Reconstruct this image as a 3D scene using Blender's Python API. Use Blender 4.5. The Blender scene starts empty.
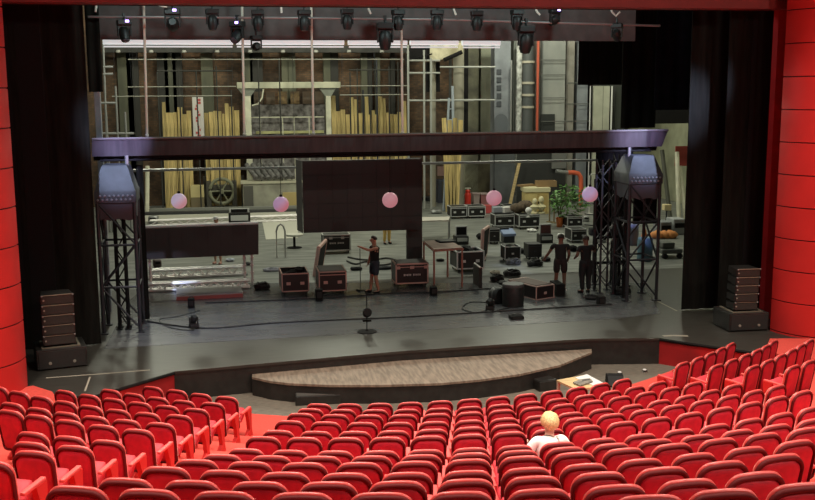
import bpy, bmesh, math, random
import numpy as np
from mathutils import Vector, Matrix, Euler
random.seed(7)
SC = bpy.context.scene
COL = SC.collection
PI = math.pi
# ------------------------------------------------------------------ camera
FPX, YH, XA, RHO, HC = 1000.0, 90.0, 225.0, .006, 6.22
TH = math.atan((250 - YH) / FPX)
PSI = math.atan((407.5 - XA) / (FPX / math.cos(TH)))
FW = Vector((math.sin(PSI) * math.cos(TH), math.cos(PSI) * math.cos(TH), -math.sin(TH)))
R0 = Vector((math.cos(PSI), -math.sin(PSI), 0))
U0 = R0.cross(FW)
RT = R0 * math.cos(RHO) - U0 * math.sin(RHO)
UP = U0 * math.cos(RHO) + R0 * math.sin(RHO)
CAM = Vector((0, 0, HC))
cd = bpy.data.cameras.new('camera'); cam = bpy.data.objects.new('camera', cd); COL.objects.link(cam)
cd.sensor_width = 36; cd.lens = FPX * 36 / 815; cd.clip_end = 300; cd.clip_start = .1
m3 = Matrix((RT, UP, -FW)).transposed()
cam.matrix_world = Matrix.Translation(CAM) @ m3.to_4x4()
SC.camera = cam
SC.view_settings.view_transform = 'Standard'; SC.view_settings.look = 'None'
SC.view_settings.gamma = 1; SC.view_settings.exposure = 0; SC.view_settings.use_curve_mapping = False

def ray(x, y): return FW * FPX + RT * (x - 407.5) - UP * (y - 250)
def P(x, y, z=0.0):                      # where the sight line meets a level
    d = ray(x, y); return CAM + d * ((z - HC) / d.z)
def Q(x, y, Y):                          # where the sight line meets a plane across the stage
    d = ray(x, y); return CAM + d * (Y / d.y)
def MPX(p): return (p - CAM).dot(FW) / FPX   # metres per pixel there

# ------------------------------------------------------------------ materials
MATS = {}
def mat(name, col, rough=.6, metal=0., var=0., scale=6., bump=0., emit=0., spec=None, col2=None, stretch=None):
    if name in MATS: return MATS[name]
    m = bpy.data.materials.new(name); m.use_nodes = True
    nt = m.node_tree; b = nt.nodes['Principled BSDF']
    b.inputs['Base Color'].default_value = (*col, 1); b.inputs['Roughness'].default_value = rough
    b.inputs['Metallic'].default_value = metal
    if spec is not None: b.inputs['Specular IOR Level'].default_value = spec
    if emit:
        b.inputs['Emission Color'].default_value = (*col, 1); b.inputs['Emission Strength'].default_value = emit
    if var or bump or col2:
        tc = nt.nodes.new('ShaderNodeTexCoord'); n = nt.nodes.new('ShaderNodeTexNoise')
        mp = nt.nodes.new('ShaderNodeMapping'); mp.inputs['Scale'].default_value = stretch or (1, 1, 1)
        nt.links.new(tc.outputs['Object'], mp.inputs[0]); nt.links.new(mp.outputs[0], n.inputs['Vector'])
        n.inputs['Scale'].default_value = scale; n.inputs['Detail'].default_value = 5
        if var or col2:
            r = nt.nodes.new('ShaderNodeValToRGB')
            c2 = col2 or tuple(c * (1 - var) for c in col)
            c1 = col if col2 else tuple(min(1, c * (1 + var)) for c in col)
            r.color_ramp.elements[0].position = .35; r.color_ramp.elements[1].position = .65
            r.color_ramp.elements[0].color = (*c2, 1); r.color_ramp.elements[1].color = (*c1, 1)
            nt.links.new(n.outputs['Fac'], r.inputs[0]); nt.links.new(r.outputs[0], b.inputs['Base Color'])
        if bump:
            bp = nt.nodes.new('ShaderNodeBump'); bp.inputs['Strength'].default_value = bump; bp.inputs['Distance'].default_value = .02
            nt.links.new(n.outputs['Fac'], bp.inputs['Height']); nt.links.new(bp.outputs[0], b.inputs['Normal'])
    MATS[name] = m; return m

# ------------------------------------------------------------------ mesh helpers
class MB:
    def __init__(s): s.bm = bmesh.new()
    def _xf(s, geom, M):
        bmesh.ops.transform(s.bm, matrix=M, verts=geom)
    def box(s, c, d, rot=(0, 0, 0), bev=0.):
        g = bmesh.ops.create_cube(s.bm, size=1)['verts']
        bmesh.ops.scale(s.bm, vec=d, verts=g)
        if bev:
            es = list({e for v in g for e in v.link_edges})
            r = bmesh.ops.bevel(s.bm, geom=es, offset=bev, segments=2, affect='EDGES', profile=.5)
            g = list({v for f in r['faces'] for v in f.verts} | {v for v in g if v.is_valid})
        s._xf(g, Matrix.Translation(c) @ Euler(rot).to_matrix().to_4x4()); return s
    def tube(s, a, b, r, n=8, r2=None):
        a, b = Vector(a), Vector(b); d = b - a; L = d.length
        if L < 1e-6: return s
        g = bmesh.ops.create_cone(s.bm, cap_ends=True, segments=n, radius1=r, radius2=r if r2 is None else r2, depth=L)['verts']
        q = Vector((0, 0, 1)).rotation_difference(d)
        s._xf(g, Matrix.Translation((a + b) / 2) @ q.to_matrix().to_4x4()); return s
    def path(s, pts, r, n=6):
        pts = [Vector(p) for p in pts]; rings = []
        up = Vector((0, 0, 1))
        for i, p in enumerate(pts):
            t = (pts[min(i + 1, len(pts) - 1)] - pts[max(i - 1, 0)]).normalized()
            u = t.cross(up)
            if u.length < 1e-3: u = t.cross(Vector((1, 0, 0)))
            u.normalize(); v = t.cross(u)
            rings.append([s.bm.verts.new(p + (u * math.cos(2 * PI * k / n) + v * math.sin(2 * PI * k / n)) * r) for k in range(n)])
        for A, B in zip(rings, rings[1:]):
            for k in range(n): s.bm.faces.new((A[k], A[(k + 1) % n], B[(k + 1) % n], B[k]))
        s.bm.faces.new(rings[0][::-1]); s.bm.faces.new(rings[-1]); return s
    def lathe(s, prof, n=16, M=None):
        rings = [[s.bm.verts.new((r * math.cos(2 * PI * k / n), r * math.sin(2 * PI * k / n), z)) for k in range(n)] for r, z in prof]
        for A, B in zip(rings, rings[1:]):
            for k in range(n): s.bm.faces.new((A[k], A[(k + 1) % n], B[(k + 1) % n], B[k]))
        s.bm.faces.new(rings[0][::-1]); s.bm.faces.new(rings[-1])
        if M is not None: s._xf([v for r in rings for v in r], M)
        return s
    def ball(s, c, r, sc=(1, 1, 1), sub=2):
        g = bmesh.ops.create_icosphere(s.bm, subdivisions=sub, radius=r)['verts']
        s._xf(g, Matrix.Translation(c) @ Matrix.Diagonal((*sc, 1))); return s
    def loops(s, rings, cap0=True, cap1=True, closed=True):
        R = [[s.bm.verts.new(p) for p in ring] for ring in rings]; n = len(R[0])
        for A, B in zip(R, R[1:]):
            for k in range(n if closed else n - 1): s.bm.faces.new((A[k], A[(k + 1) % n], B[(k + 1) % n], B[k]))
        if cap0: s.bm.faces.new(R[0][::-1])
        if cap1: s.bm.faces.new(R[-1])
        return s
    def slab(s, poly, z0, z1):               # a flat outline given thickness
        return s.loops([[(p[0], p[1], z0) for p in poly], [(p[0], p[1], z1) for p in poly]])
    def quad(s, a, b, c, d):
        s.bm.faces.new([s.bm.verts.new(p) for p in (a, b, c, d)]); return s
    def build(s, name, m, parent=None, smooth=False):
        bmesh.ops.recalc_face_normals(s.bm, faces=s.bm.faces)
        me = bpy.data.meshes.new(name); s.bm.to_mesh(me); s.bm.free()
        if smooth:
            for p in me.polygons: p.use_smooth = True
        o = bpy.data.objects.new(name, me); COL.objects.link(o)
        me.materials.append(m)
        if parent is not None: o.parent = parent
        return o
def tag(o, label, cat, group=None, kind=None):
    o['label'] = label; o['category'] = cat
    if group: o['group'] = group
    if kind: o['kind'] = kind
    return o
def thing(name, label, cat, loc=(0, 0, 0), rz=0., group=None, rot=None):
    o = bpy.data.objects.new(name, None); COL.objects.link(o)
    o.location = loc; o.rotation_euler = rot or (0, 0, rz); o.empty_display_size = .1
    return tag(o, label, cat, group)
def struct(o): o['kind'] = 'structure'; return o
def copy_tree(o, parent=None):
    c = o.copy(); COL.objects.link(c)
    if parent is not None: c.parent = parent
    for ch in list(o.children): copy_tree(ch, c)
    return c
def autosmooth(o, ang=40):
    me = o.data
    for p in me.polygons: p.use_smooth = True
    try: me.set_sharp_from_angle(angle=math.radians(ang))
    except Exception: pass
    return o

# ------------------------------------------------------------------ palette
def sheen(m_, w, tint=(1, .75, .65), r=.35):
    b = m_.node_tree.nodes['Principled BSDF']; b.inputs['Sheen Weight'].default_value = w; b.inputs['Sheen Tint'].default_value = (*tint, 1); b.inputs['Sheen Roughness'].default_value = r
RED = mat('red_fabric', (.53, .008, .028), .62, var=.14, scale=9, bump=.12)
REDPAD = mat('red_pad', (.70, .060, .052), .42, var=.08, scale=12)
FRAME = mat('seat_frame_dark_red', (.115, .008, .009), .6, spec=.15)
REDARM = mat('red_arm', (.80, .10, .09), .45)
CARPET = mat('red_carpet', (.70, .070, .050), .9, var=.10, scale=30, bump=.2)
REDPAINT = mat('red_panel_paint', (.64, .028, .025), .45, var=.06, scale=1.2)
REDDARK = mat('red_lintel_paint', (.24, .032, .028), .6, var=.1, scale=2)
REDFASCIA = mat('red_fascia', (.42, .012, .014), .6, var=.1, scale=3)
SEAM = mat('seam_dark', (.07, .006, .006), .8)
BLACKCLOTH = mat('black_cloth', (.0125, .0120, .0100), .95, var=.25, scale=3, stretch=(4, 4, .4), spec=.08)
BLUECLOTH = mat('blue_black_cloth', (.010, .010, .015), .92, var=.25, scale=3, spec=.1)
GREYCLOTH = mat('charcoal_cloth', (.13, .125, .12), .95, var=.15, scale=2.5)
BLACK = mat('black_paint', (.012, .011, .010), .5)
MATTE = mat('matte_black', (.010, .009, .009), .85, spec=.2)
RUBBER = mat('black_rubber', (.012, .012, .012), .8)
CABLE = mat('black_cable', (.012, .011, .011), .6)
STEEL = mat('steel', (.34, .34, .33), .4, .6)
DARKSTEEL = mat('dark_steel', (.036, .037, .044), .5, .3)
ALU = mat('aluminium', (.80, .75, .72), .4, .25)
ROSEALU = mat('rosy_trim', (.62, .40, .35), .45, .25)
SILVER = mat('silver_trim', (.62, .62, .61), .42, .25)
WHITE = mat('white_paint', (.78, .77, .74), .55)
CREAM = mat('cream_paint', (.62, .60, .46), .7, var=.15, scale=2)
OLIVE = mat('olive_paint', (.33, .33, .23), .75, var=.25, scale=1.4)
YELLOW = mat('yellow_timber', (.52, .40, .16), .75, var=.3, scale=2.5, stretch=(6, 6, .5))
TIMBER = mat('pale_timber', (.60, .44, .22), .6, var=.2, scale=3, stretch=(1, 8, 8))
ORANGE = mat('orange_plastic', (.75, .20, .05), .5)
SKIN = mat('skin', (.52, .27, .18), .55)
TARP = mat('grey_tarpaulin', (.050, .054, .062), .55, var=.25, scale=2.5, bump=.25)
LED = mat('led_screen_face', (.033, .024, .022), .6, var=.1, scale=30)
PLYBLACK = mat('black_plywood', (.020, .018, .016), .42, var=.3, scale=5)
sheen(REDPAD, 1.0, (1, .86, .70), .28); sheen(RED, .03)
REDPAD.node_tree.nodes['Principled BSDF'].inputs['Coat Weight'].default_value = .7; REDPAD.node_tree.nodes['Principled BSDF'].inputs['Coat Roughness'].default_value = .38
CUSH = mat('red_cushion', (.62, .032, .048), .6, var=.10, scale=10)
# measured tops of the seat backs: (place in the row, x, y) per row
# center rows: list of (j, x, y)
SEATS_C={
1:[(0,319,404),(1,349,404.3),(2,379,404),(3,411,402.5),(4,441,401),(5,469,399.7),(6,498.7,397),(7,525.5,394),(8,552.5,391.3),(9,577.5,388),(10,601,384),(11,623,379.5)],
2:[(0,310,409),(1,343,410),(2,374,410),(3,407,409.5),(4,439,408.5),(5,469.5,407),(6,500,404.5),(7,530,402.5),(8,558.5,399),(9,585.5,395),(10,610.5,391),(11,635.5,387.5),(12,659,382)],
3:[(0,301,414),(1,334,415),(2,369,415.3),(3,402.5,415),(4,437,414),(5,470,412.5),(7,533.7,408.2),(8,564.5,405.5),(9,592,401),(10,621,396.3),(11,646.5,392.2),(12,671.7,388),(13,694,383)],
4:[(0,290,421),(1,326,422.5),(2,361,423),(3,397.5,423),(4,435,422.3),(5,470,420.7),(8,570.5,412.5),(9,602,409),(10,632,405),(11,661.5,402),(12,686,396),(13,710.5,390.5),(14,734,385)],
5:[(0,277.5,431),(1,317,431),(2,355,432.5),(3,392.5,432.5),(4,432,430),(5,470,426.7),(8,578,418),(9,611,414),(10,644,410.5),(11,675,406),(12,704,401.3),(13,730,396),(14,754.5,390.7),(15,777,386)],
6:[(0,263,437.5),(1,303.5,437.5),(2,345.7,438.2),(3,388.5,438.5),(4,428,437),(5,468.7,434.6),(6,509.5,432),(8,588,426),(9,622,423),(10,658,418.2),(11,691,413),(12,722,408),(13,751,403),(14,778.5,397.5),(15,803,391.5)],
7:[(0,245,449.7),(1,290,451),(2,335,451.5),(3,381,451),(4,426,450.5),(5,469,448.7),(6,515,446),(7,559,444),(8,601,439),(9,641.5,435),(10,679.5,430),(11,717,425),(12,750,419),(13,782,414),(14,812,408)],
8:[(0,220,455.5),(1,272,456.5),(2,321,457),(3,372,456.5),(4,422,455.5),(5,469,453.5),(6,519,452),(7,565,448.5),(8,610.6,444.3),(9,656,440),(10,699,435.2),(11,741,431),(12,778,425.2),(13,811,420)],
9:[(0,196,461),(1,248.7,462),(2,302,463.5),(3,361,463.3),(4,415,462),(5,468.5,460.7),(6,522,457.7),(7,573.5,453.8),(8,624,448.7),(9,673,444.6),(10,720.5,439.3),(11,764,434.3),(12,806,429)],
10:[(0,164.5,467.8),(1,224,471.8),(2,285,473),(3,345,473),(4,407,473.5),(5,468,473),(6,527,469.3),(7,584,464.7),(8,642,459.5),(9,696,454.3),(10,746.7,448.3),(11,797,441.7)],
11:[(0,124.7,479.7),(1,190.7,481.7),(2,259,482.7),(3,328.5,483),(4,398,483),(5,466,480.5),(6,533,477.5),(7,600,474),(8,665,468.3),(9,722.7,462.2),(10,781,456)],
12:[(0,76.5,488),(1,147,490.2),(2,223,493),(3,301,494),(4,382.5,494.3),(5,463,493.7),(6,539,490.2),(7,615,486.5),(8,688,480.3),(9,758,474)],
}
SEATS_L={1:[(0,226,397),(1,200,394),(2,176,390.3),(3,152,387)],
2:[(0,212,403),(1,183,401),(2,157,397.5),(3,133,394),(4,110,390)],
3:[(0,195.5,409),(1,166,406),(2,139,402.5),(3,113,399),(4,88,395),(5,64.5,391)],
4:[(0,178,415.5),(1,146.5,413),(2,117,410),(3,89.5,406),(4,64,401.5),(5,40,397.5),(6,19,391),(7,-3,387)],
5:[(0,159.5,423.5),(1,126,420),(2,94,417),(3,65,413),(4,38,408.3),(5,11,403.5)],
6:[(0,137,430),(1,102,425.5),(2,68,421),(3,37,415.5),(4,9,411)],
7:[(0,106.5,441),(1,68,437),(2,31.5,433)],
8:[(0,73.5,446.5),(1,29.5,443)],
9:[(0,32.5,452)],10:[(0,-10,462)]}
SEATS_R={1:[(0,683.5,362.7),(1,699,357.6),(2,711,352.8),(3,721.7,348.2),(4,731.5,343.5)],
2:[(0,717.5,365),(1,733,359.3),(2,746,354.8),(3,757,350),(4,767,345.5),(5,774,341)],
3:[(0,754,366),(1,769,360),(2,781.5,355),(3,792.5,349.5),(4,802,344.5),(5,810,340)],
4:[(0,794,366),(1,810,361)]}
# ------------------------------------------------------------------ auditorium
ROWZ = {}
for r in SEATS_C:
    c = {j: (x, y) for j, x, y in SEATS_C[r]}[5]
    v = ray(*c).normalized(); v = v / v.dot(FW)
    ROWZ[r] = (CAM + v * (18.6 - 1.05 * (r - 1))).z
ROWZ[13] = 3.76
SEATS_C[13] = [(8, 650, 497), (9, 725, 491), (10, 804, 485)]
SEATH = .86
rows = {}
for r in SEATS_C:
    blocks = {}; allp = []
    for nm, D in (('C', SEATS_C), ('L', SEATS_L), ('R', SEATS_R)):
        if r not in D: continue
        js = np.array([a[0] for a in D[r]], float); w = np.array([P(a[1], a[2], ROWZ[r])[:2] for a in D[r]])
        allp.append(w)
        dg = min(3, len(js) - 1)
        jj = np.arange(js.min(), js.max() + 1)
        if dg > 0:
            fx, fy = np.polyfit(js, w[:, 0], dg), np.polyfit(js, w[:, 1], dg)
            pts = np.c_[np.polyval(fx, jj), np.polyval(fy, jj)]
        else: pts = w
        blocks[nm] = (jj.astype(int), pts)
    A = np.vstack(allp)
    if r == 13: a = np.array([.042, -.3, 0]); a[2] = np.mean(A[:, 1] - np.polyval(a, A[:, 0]))
    else: a = np.polyfit(A[:, 0], A[:, 1], 2)
    rows[r] = (a, blocks)
def rowY(r, X):
    a = rows[r][0]; X = np.clip(X, -4.5, 12.2)
    return float(np.polyval(a, X))

# tiered carpet floor
m = MB(); XS = np.linspace(-9, 18, 55)
def strip(fa, za, fb, zb):
    for x0, x1 in zip(XS, XS[1:]): m.quad((x0, fa(x0), za), (x1, fa(x1), za), (x1, fb(x1), zb), (x0, fb(x0), zb))
prev = None
fzs = {r: ROWZ[r] - SEATH for r in rows}
edge0 = lambda x: rowY(1, x) + 1.75
strip(lambda x: edge0(x) + .02, -.75, edge0, fzs[1])
for r in sorted(rows):
    front = edge0 if r == 1 else (lambda x, r=r: rowY(r, x) + .86)
    nxt = (lambda x, r=r: rowY(r + 1, x) + .86) if r < 13 else (lambda x: 1.5)
    strip(front, fzs[r], nxt, fzs[r])
    if r < 13: strip(nxt, fzs[r], lambda x, r=r: nxt(x) - .015, fzs[r + 1])
struct(m.build('floor_auditorium', CARPET))

# one seat: padded back with a dark rim behind it, tip-up cushion, arms
def outline(w, z0, z1, rc, n=6, arch=.02):
    pts = []
    for cx, cz, a0 in ((w / 2 - rc, z1 - rc, 0), (-w / 2 + rc, z1 - rc, 90)):
        for k in range(n + 1):
            t = math.radians(a0 + 90 * k / n); x = cx + rc * math.cos(t)
            pts.append((x, cz + rc * math.sin(t) + arch * (1 - (2 * x / w) ** 2)))
    top_mid = []
    pts2 = pts[:n + 1] + [((w / 2 - rc) * q, z1 + arch * (1 - (2 * (w / 2 - rc) * q / w) ** 2)) for q in (.5, 0, -.5)] + pts[n + 1:]
    rb = .05
    for cx, cz, a0 in ((-w * .46 + rb, z0 + rb, 180), (w * .46 - rb, z0 + rb, 270)):
        for k in range(4):
            t = math.radians(a0 + 30 * k); pts2.append((cx + rb * math.cos(t), cz + rb * math.sin(t)))
    return pts2
def offset(o, d, kx=1.):
    cx, cz = 0, (max(p[1] for p in o) + min(p[1] for p in o)) / 2
    W = max(p[0] for p in o); H = max(p[1] for p in o) - cz
    return [(p[0] * (W - d * kx) / W, cz + (p[1] - cz) * (H - d) / H) for p in o]
LEAN = .16
def lift(o, y): return [(x, y + (SEATH - z) * LEAN, z) for x, z in o]
OUT = outline(.490, .20, SEATH - .012, .118)
PADO = outline(.474, .21, SEATH - .010, .112)
def seat_parts(parent):
    m = MB()
    m.loops([lift(offset(PADO, .07), .076), lift(offset(PADO, .040), .068), lift(offset(PADO, .016), .048), lift(offset(PADO, .003), .028), lift(offset(PADO, -.002), .014), lift(offset(PADO, .000), .003), lift(offset(PADO, .010), -.006), lift(offset(PADO, .022), -.010)])
    autosmooth(m.build('back_pad', REDPAD, parent), 60)
    m = MB()
    o2 = offset(OUT, .014, .1)
    m.loops([lift(o2, -.002), lift(offset(o2, -.001), -.022), lift(offset(o2, .008, .6), -.036), lift(offset(o2, .024, .6), -.041), lift(offset(o2, .038, .6), -.032), lift(offset(o2, .044, .6), -.012)])
    autosmooth(m.build('back_frame', FRAME, parent), 60)
    m = MB(); o3 = offset(OUT, .055, .62)
    m.loops([lift(o3, -.010), lift(o3, -.020), lift(offset(o3, .014), -.034), lift(offset(o3, .06), -.042), lift(offset(o3, .12), -.044)])
    autosmooth(m.build('rear_panel', RED, parent), 60)
    m = MB()                                             # cushion, tipped up
    n = 7
    rings = []
    for i in range(n):
        t = i / (n - 1); hw = .225 - .10 * max(0, t - .72) ** 1.2 * 2
        th = .052 * math.sin(PI * (.18 + .74 * t)) + .02
        L = .40 * t; a = math.radians(58)
        cy, cz = .155 + L * math.cos(a), .335 + L * math.sin(a) * .62
        ny, nz = -math.sin(a), math.cos(a)
        rings.append([(sx * hw * f, cy + ny * s * th, cz + nz * s * th) for sx, f, s in ((-1, 1, 0), (-1, .93, .75), (-1, .6, 1), (1, .6, 1), (1, .93, .75), (1, 1, 0), (1, .93, -.75), (1, .6, -1), (-1, .6, -1), (-1, .93, -.75))])
    m.loops(rings)
    autosmooth(m.build('cushion', CUSH, parent), 70)
    arm_part(.28, parent)
def arm_part(x, parent):
    m = MB()
    m.box((x, .24, .545), (.062, .37, .042), (math.radians(4), 0, 0), .014)
    a = m.build('armrest', REDARM, parent)
    m = MB()
    prof = [(.24, .53), (.425, .54), (.41, .16), (.44, .05), (.44, .0), (.22, .0), (.22, .05), (.33, .14), (.30, .34)]
    m.loops([[(x - .034, y, z) for y, z in prof], [(x + .034, y, z) for y, z in prof]])
    m.build('pedestal', REDPAINT, a)
ORD = 'first second third fourth fifth sixth seventh eighth ninth tenth eleventh twelfth thirteenth fourteenth fifteenth sixteenth seventeenth'.split()
proto = {}
for e in (False, True):
    t = thing('theatre_seat', 'red seat', 'seat'); seat_parts(t)
    if e: arm_part(-.28, t)
    proto[e] = t
fresh = {False: True, True: True}
BL = {'C': 'centre', 'L': 'left', 'R': 'right'}
for r in sorted(rows):
    a, blocks = rows[r]
    for nm, (jj, pts) in blocks.items():
        for j, (x, y) in zip(jj, pts):
            end = (j == 0) if nm in 'CR' else (j == jj.max())
            o = proto[end] if fresh[end] else copy_tree(proto[end])
            fresh[end] = False
            xx = np.clip(x, -4.5, 12.2)
            s = 2 * a[0] * xx + a[1]
            o.location = (x, y, fzs[r]); o.rotation_euler = (0, 0, math.atan(s))
            k = int(j)
            if nm == 'C':
                lab = f'red tip-up seat, {ORD[k]} from the left aisle, centre block, {ORD[r-1]} row from the stage'
            elif nm == 'L':
                lab = f'red tip-up seat, {ORD[k]} from the aisle, left block, {ORD[r-1]} row from the stage'
            else:
                lab = f'red tip-up seat, {ORD[k]} from the aisle, right block, {ORD[r-1]} row from the stage'
            if k == 0 and nm == 'L' : lab = f'red tip-up seat with exposed side panel at the aisle end, left block, {ORD[r-1]} row'
            o['label'] = lab; o['group'] = f'red seats in the {BL[nm]} block'
SEATXY = {(nm, r, int(j)): (p[0], p[1]) for r in rows for nm, (jj, pts) in rows[r][1].items() for j, p in zip(jj, pts)}

# ------------------------------------------------------------------ stage floor, lips, pit
def fmat(name, c1, c2, rough, scale, stretch, streak=None):
    m_ = mat(name, c1, rough, col2=c2, scale=scale, stretch=stretch, bump=.04)
    return m_
STAGE = fmat('stage_boards', (.050, .045, .037), (.032, .028, .023), .42, 3., (.5, 5, 1))
MARLEY = fmat('dance_floor_vinyl', (.125, .127, .132), (.095, .097, .101), .27, .9, (1, 3, 1))
PITF = fmat('pit_boards', (.20, .17, .13), (.12, .10, .078), .7, 6, (1, 6, 1))
PLANK = fmat('worn_planks', (.30, .225, .165), (.17, .125, .09), .65, 3, (5, .7, 1))
LIP = [(-60, 402), (50, 398), (95, 395), (174, 371.5), (279, 362), (400, 351.3), (500, 344.5), (590, 338.7), (660, 338), (700, 344), (770, 354), (860, 364)]
lip = [P(*q) for q in LIP]
m = MB(); poly = [tuple(p[:2]) for p in lip] + [(24, lip[-1].y), (24, 57), (-12, 57), (-12, lip[0].y)]
m.slab(poly, -.06, 0.); struct(m.build('floor_stage', STAGE))
def fascia(name, mt, i0, i1, z0, z1, dy=.0):
    m = MB()
    for A, B in zip(lip[i0:i1], lip[i0 + 1:i1 + 1]):
        m.loops([[(A.x, A.y + dy, z0), (B.x, B.y + dy, z0), (B.x, B.y + dy + .06, z0), (A.x, A.y + dy + .06, z0)],
                 [(A.x, A.y + dy, z1), (B.x, B.y + dy, z1), (B.x, B.y + dy + .06, z1), (A.x, A.y + dy + .06, z1)]])
    return struct(m.build(name, mt))
fascia('trim_1', REDFASCIA, 0, 3, -1.2, -.07, .03)
fascia('trim_2', PLYBLACK, 3, 8, -.9, -.062, .02)
fascia('trim_3', REDFASCIA, 8, 11, -1.2, -.09, .03)
# nosing strip along the red lips
m = MB()
for i0, i1 in ((0, 3), (8, 11)):
    for A, B in zip(lip[i0:i1], lip[i0 + 1:i1 + 1]): m.tube((A.x, A.y + .01, -.04), (B.x, B.y + .01, -.04), .04, 6)
struct(m.build('trim_4', MATTE))
# pit floor and the curved thrust platform
m = MB(); m.slab([(-9, 12), (19, 12), (19, 24), (-9, 24)], -.78, -.68)
struct(m.build('floor_pit', PITF))
ZT = -.24
arc = [P(*q, ZT) for q in ((252, 377), (270, 381), (290, 383.3), (330, 385), (380, 385), (440, 383.2), (480, 379.6), (520, 374), (560, 365), (592, 352))]
back_ = [Vector((p.x, p.y + .03, 0)) for p in (P(592, 340), P(400, 351.3), P(279, 362), P(252, 364.5))]
poly = [tuple(p[:2]) for p in arc] + [(p.x, p.y) for p in back_]
m = MB(); m.slab(poly, ZT - .05, ZT); t = struct(m.build('floor_thrust', PLANK))
m = MB()
for A, B in zip(arc, arc[1:]):
    m.loops([[(A.x, A.y + .02, -.70), (B.x, B.y + .02, -.70), (B.x, B.y + .07, -.70), (A.x, A.y + .07, -.70)], [(A.x, A.y + .02, ZT - .05), (B.x, B.y + .02, ZT - .05), (B.x, B.y + .07, ZT - .05), (A.x, A.y + .07, ZT - .05)]])
struct(m.build('trim_5', PLYBLACK))
# side landings in red carpet
def landing(name, px, z, zb):
    pp = [P(x, y, z) for x, y in px]; m = MB(); m.slab([tuple(p[:2]) for p in pp], zb, z); return struct(m.build(name, CARPET))
landing('floor_landing_left', ((-40, 396), (10, 390), (33, 385.5), (52, 391.5), (60, 402), (58, 418), (-40, 432)), .015, -.9)
landing('floor_landing_right', ((765, 350), (770, 338.5), (860, 338), (860, 366), (778, 354)), .03, -.9)
# vinyl dance floor laid on the stage
m = MB(); pp = [P(x, y) for x, y in ((104, 349), (204, 342.5), (408, 331), (612, 319), (660, 313.5), (652, 298), (640, 283), (150, 283), (130, 300))]
m.slab([tuple(p[:2]) for p in pp], .0, .006)
tag(m.build('dance_floor', MARLEY), 'grey vinyl dance floor laid across the front of the stage', 'dance floor')

m = MB(); m.slab([(-10.3, P(300, 283).y), (24.4, P(300, 283).y), (24.4, 56.4), (-10.3, 56.4)], -.02, .003)
struct(m.build('floor_upstage', fmat('worn_grey_boards', (.24, .245, .22), (.12, .122, .11), .5, 1.2, (.6, 2.5, 1))))
def tape(label, pts, w=.05):
    pp = [P(*q) for q in pts]; m = MB()
    for A, B in zip(pp, pp[1:]):
        u = (B - A).normalized(); v = Vector((-u.y, u.x, 0)) * w / 2
        m.slab([tuple((A + v)[:2]), tuple((B + v)[:2]), tuple((B - v)[:2]), tuple((A - v)[:2])], .0, .004)
    tag(m.build('floor_tape', mat('tape_pale', (.40, .35, .28), .6)), label, 'tape')
tape('long pale tape line along the left forestage floor', [(46, 378), (100, 374), (150, 370)])
tape('short pale tape line crossing the left forestage floor', [(90, 377), (85, 391)], .04)
tape('pale tape line on the forestage floor above the right red wall', [(663, 336), (673, 335.5), (688, 336)], .12)
tape('pale tape line running upstage beside the right tower', [(657, 301), (677, 311)], .05)
# ------------------------------------------------------------------ proscenium
def column(name, cx, cy, R, a0, a1, z0, z1, seams):
    m = MB(); n = 28; rings = []
    zs = [z0]
    for s in seams: zs += [s - .018, s - .012, s + .012, s + .018]
    zs.append(z1)
    prof = []
    for i, z in enumerate(zs):
        k = (i - 1) % 4 if 0 < i < len(zs) - 1 else 0
        prof.append((z, R - (.02 if 0 < i < len(zs) - 1 and k in (1, 2) else 0)))
    for z, rr in prof:
        rings.append([(cx + rr * math.cos(a0 + (a1 - a0) * q / n), cy + rr * math.sin(a0 + (a1 - a0) * q / n), z) for q in range(n + 1)] + [(cx, cy, z)])
    m.loops(rings)
    o = autosmooth(m.build(name, REDPAINT), 35); o.data.materials.append(SEAM)
    for p in o.data.polygons:
        zc = p.center.z
        if any(abs(zc - s) < .0125 for s in seams): p.material_index = 1
    return struct(o)
eL = P(27, 387); eR = P(773, 332)
column('column_left', eL.x - 1.25, eL.y + .1, 1.25, 0, -PI, -.02, 13, [.02 + .81 * k + .62 for k in range(14)])
column('column_right', eR.x + 1.32, eR.y + .15, 1.32, 0, -PI, -.02, 13, [.05 + .805 * k for k in range(16)])
# lintel across the top
zl = Q(500, 6.5, 23.6).z
m = MB(); a = Q(60, 2.2, 23.0); b = Q(790, 9, 24.0)
m.loops([[(a.x - 2, a.y, a.z), (b.x + 1, b.y, b.z), (b.x + 1, b.y + .8, b.z + .02), (a.x - 2, a.y + .8, a.z + .02)], [(a.x - 2, a.y, 14), (b.x + 1, b.y, 14), (b.x + 1, b.y + .8, 14), (a.x - 2, a.y + .8, 14)]])
struct(m.build('beam_proscenium', REDDARK))
m = MB(); m.loops([[(a.x - 2, a.y + .81, a.z + .01), (b.x + 1, b.y + .81, b.z + .01), (b.x + 1, b.y + .9, b.z + .01), (a.x - 2, a.y + .9, a.z + .01)], [(a.x - 2, a.y + .81, 14), (b.x + 1, b.y + .81, 14), (b.x + 1, b.y + .9, 14), (a.x - 2, a.y + .9, 14)]])
struct(m.build('bounce_block', MATTE))  # unseen black box added behind the lintel to stop red bounce
# red reveal strip beside the right column
m = MB(); p0 = P(764, 331); 
m.box((Q(768, 200, 24.6).x + .12, 24.6, 5), (.30, .25, 10.2)); struct(m.build('trim_6', REDFASCIA))
# black side walls behind the columns
for nm, x in (('wall_left', -8.2), ('wall_right', 16.2)):
    m = MB(); m.box((x, 25.2, 5.5), (8 if x < 0 else 4.6, .2, 11)); struct(m.build(nm, MATTE))
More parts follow.
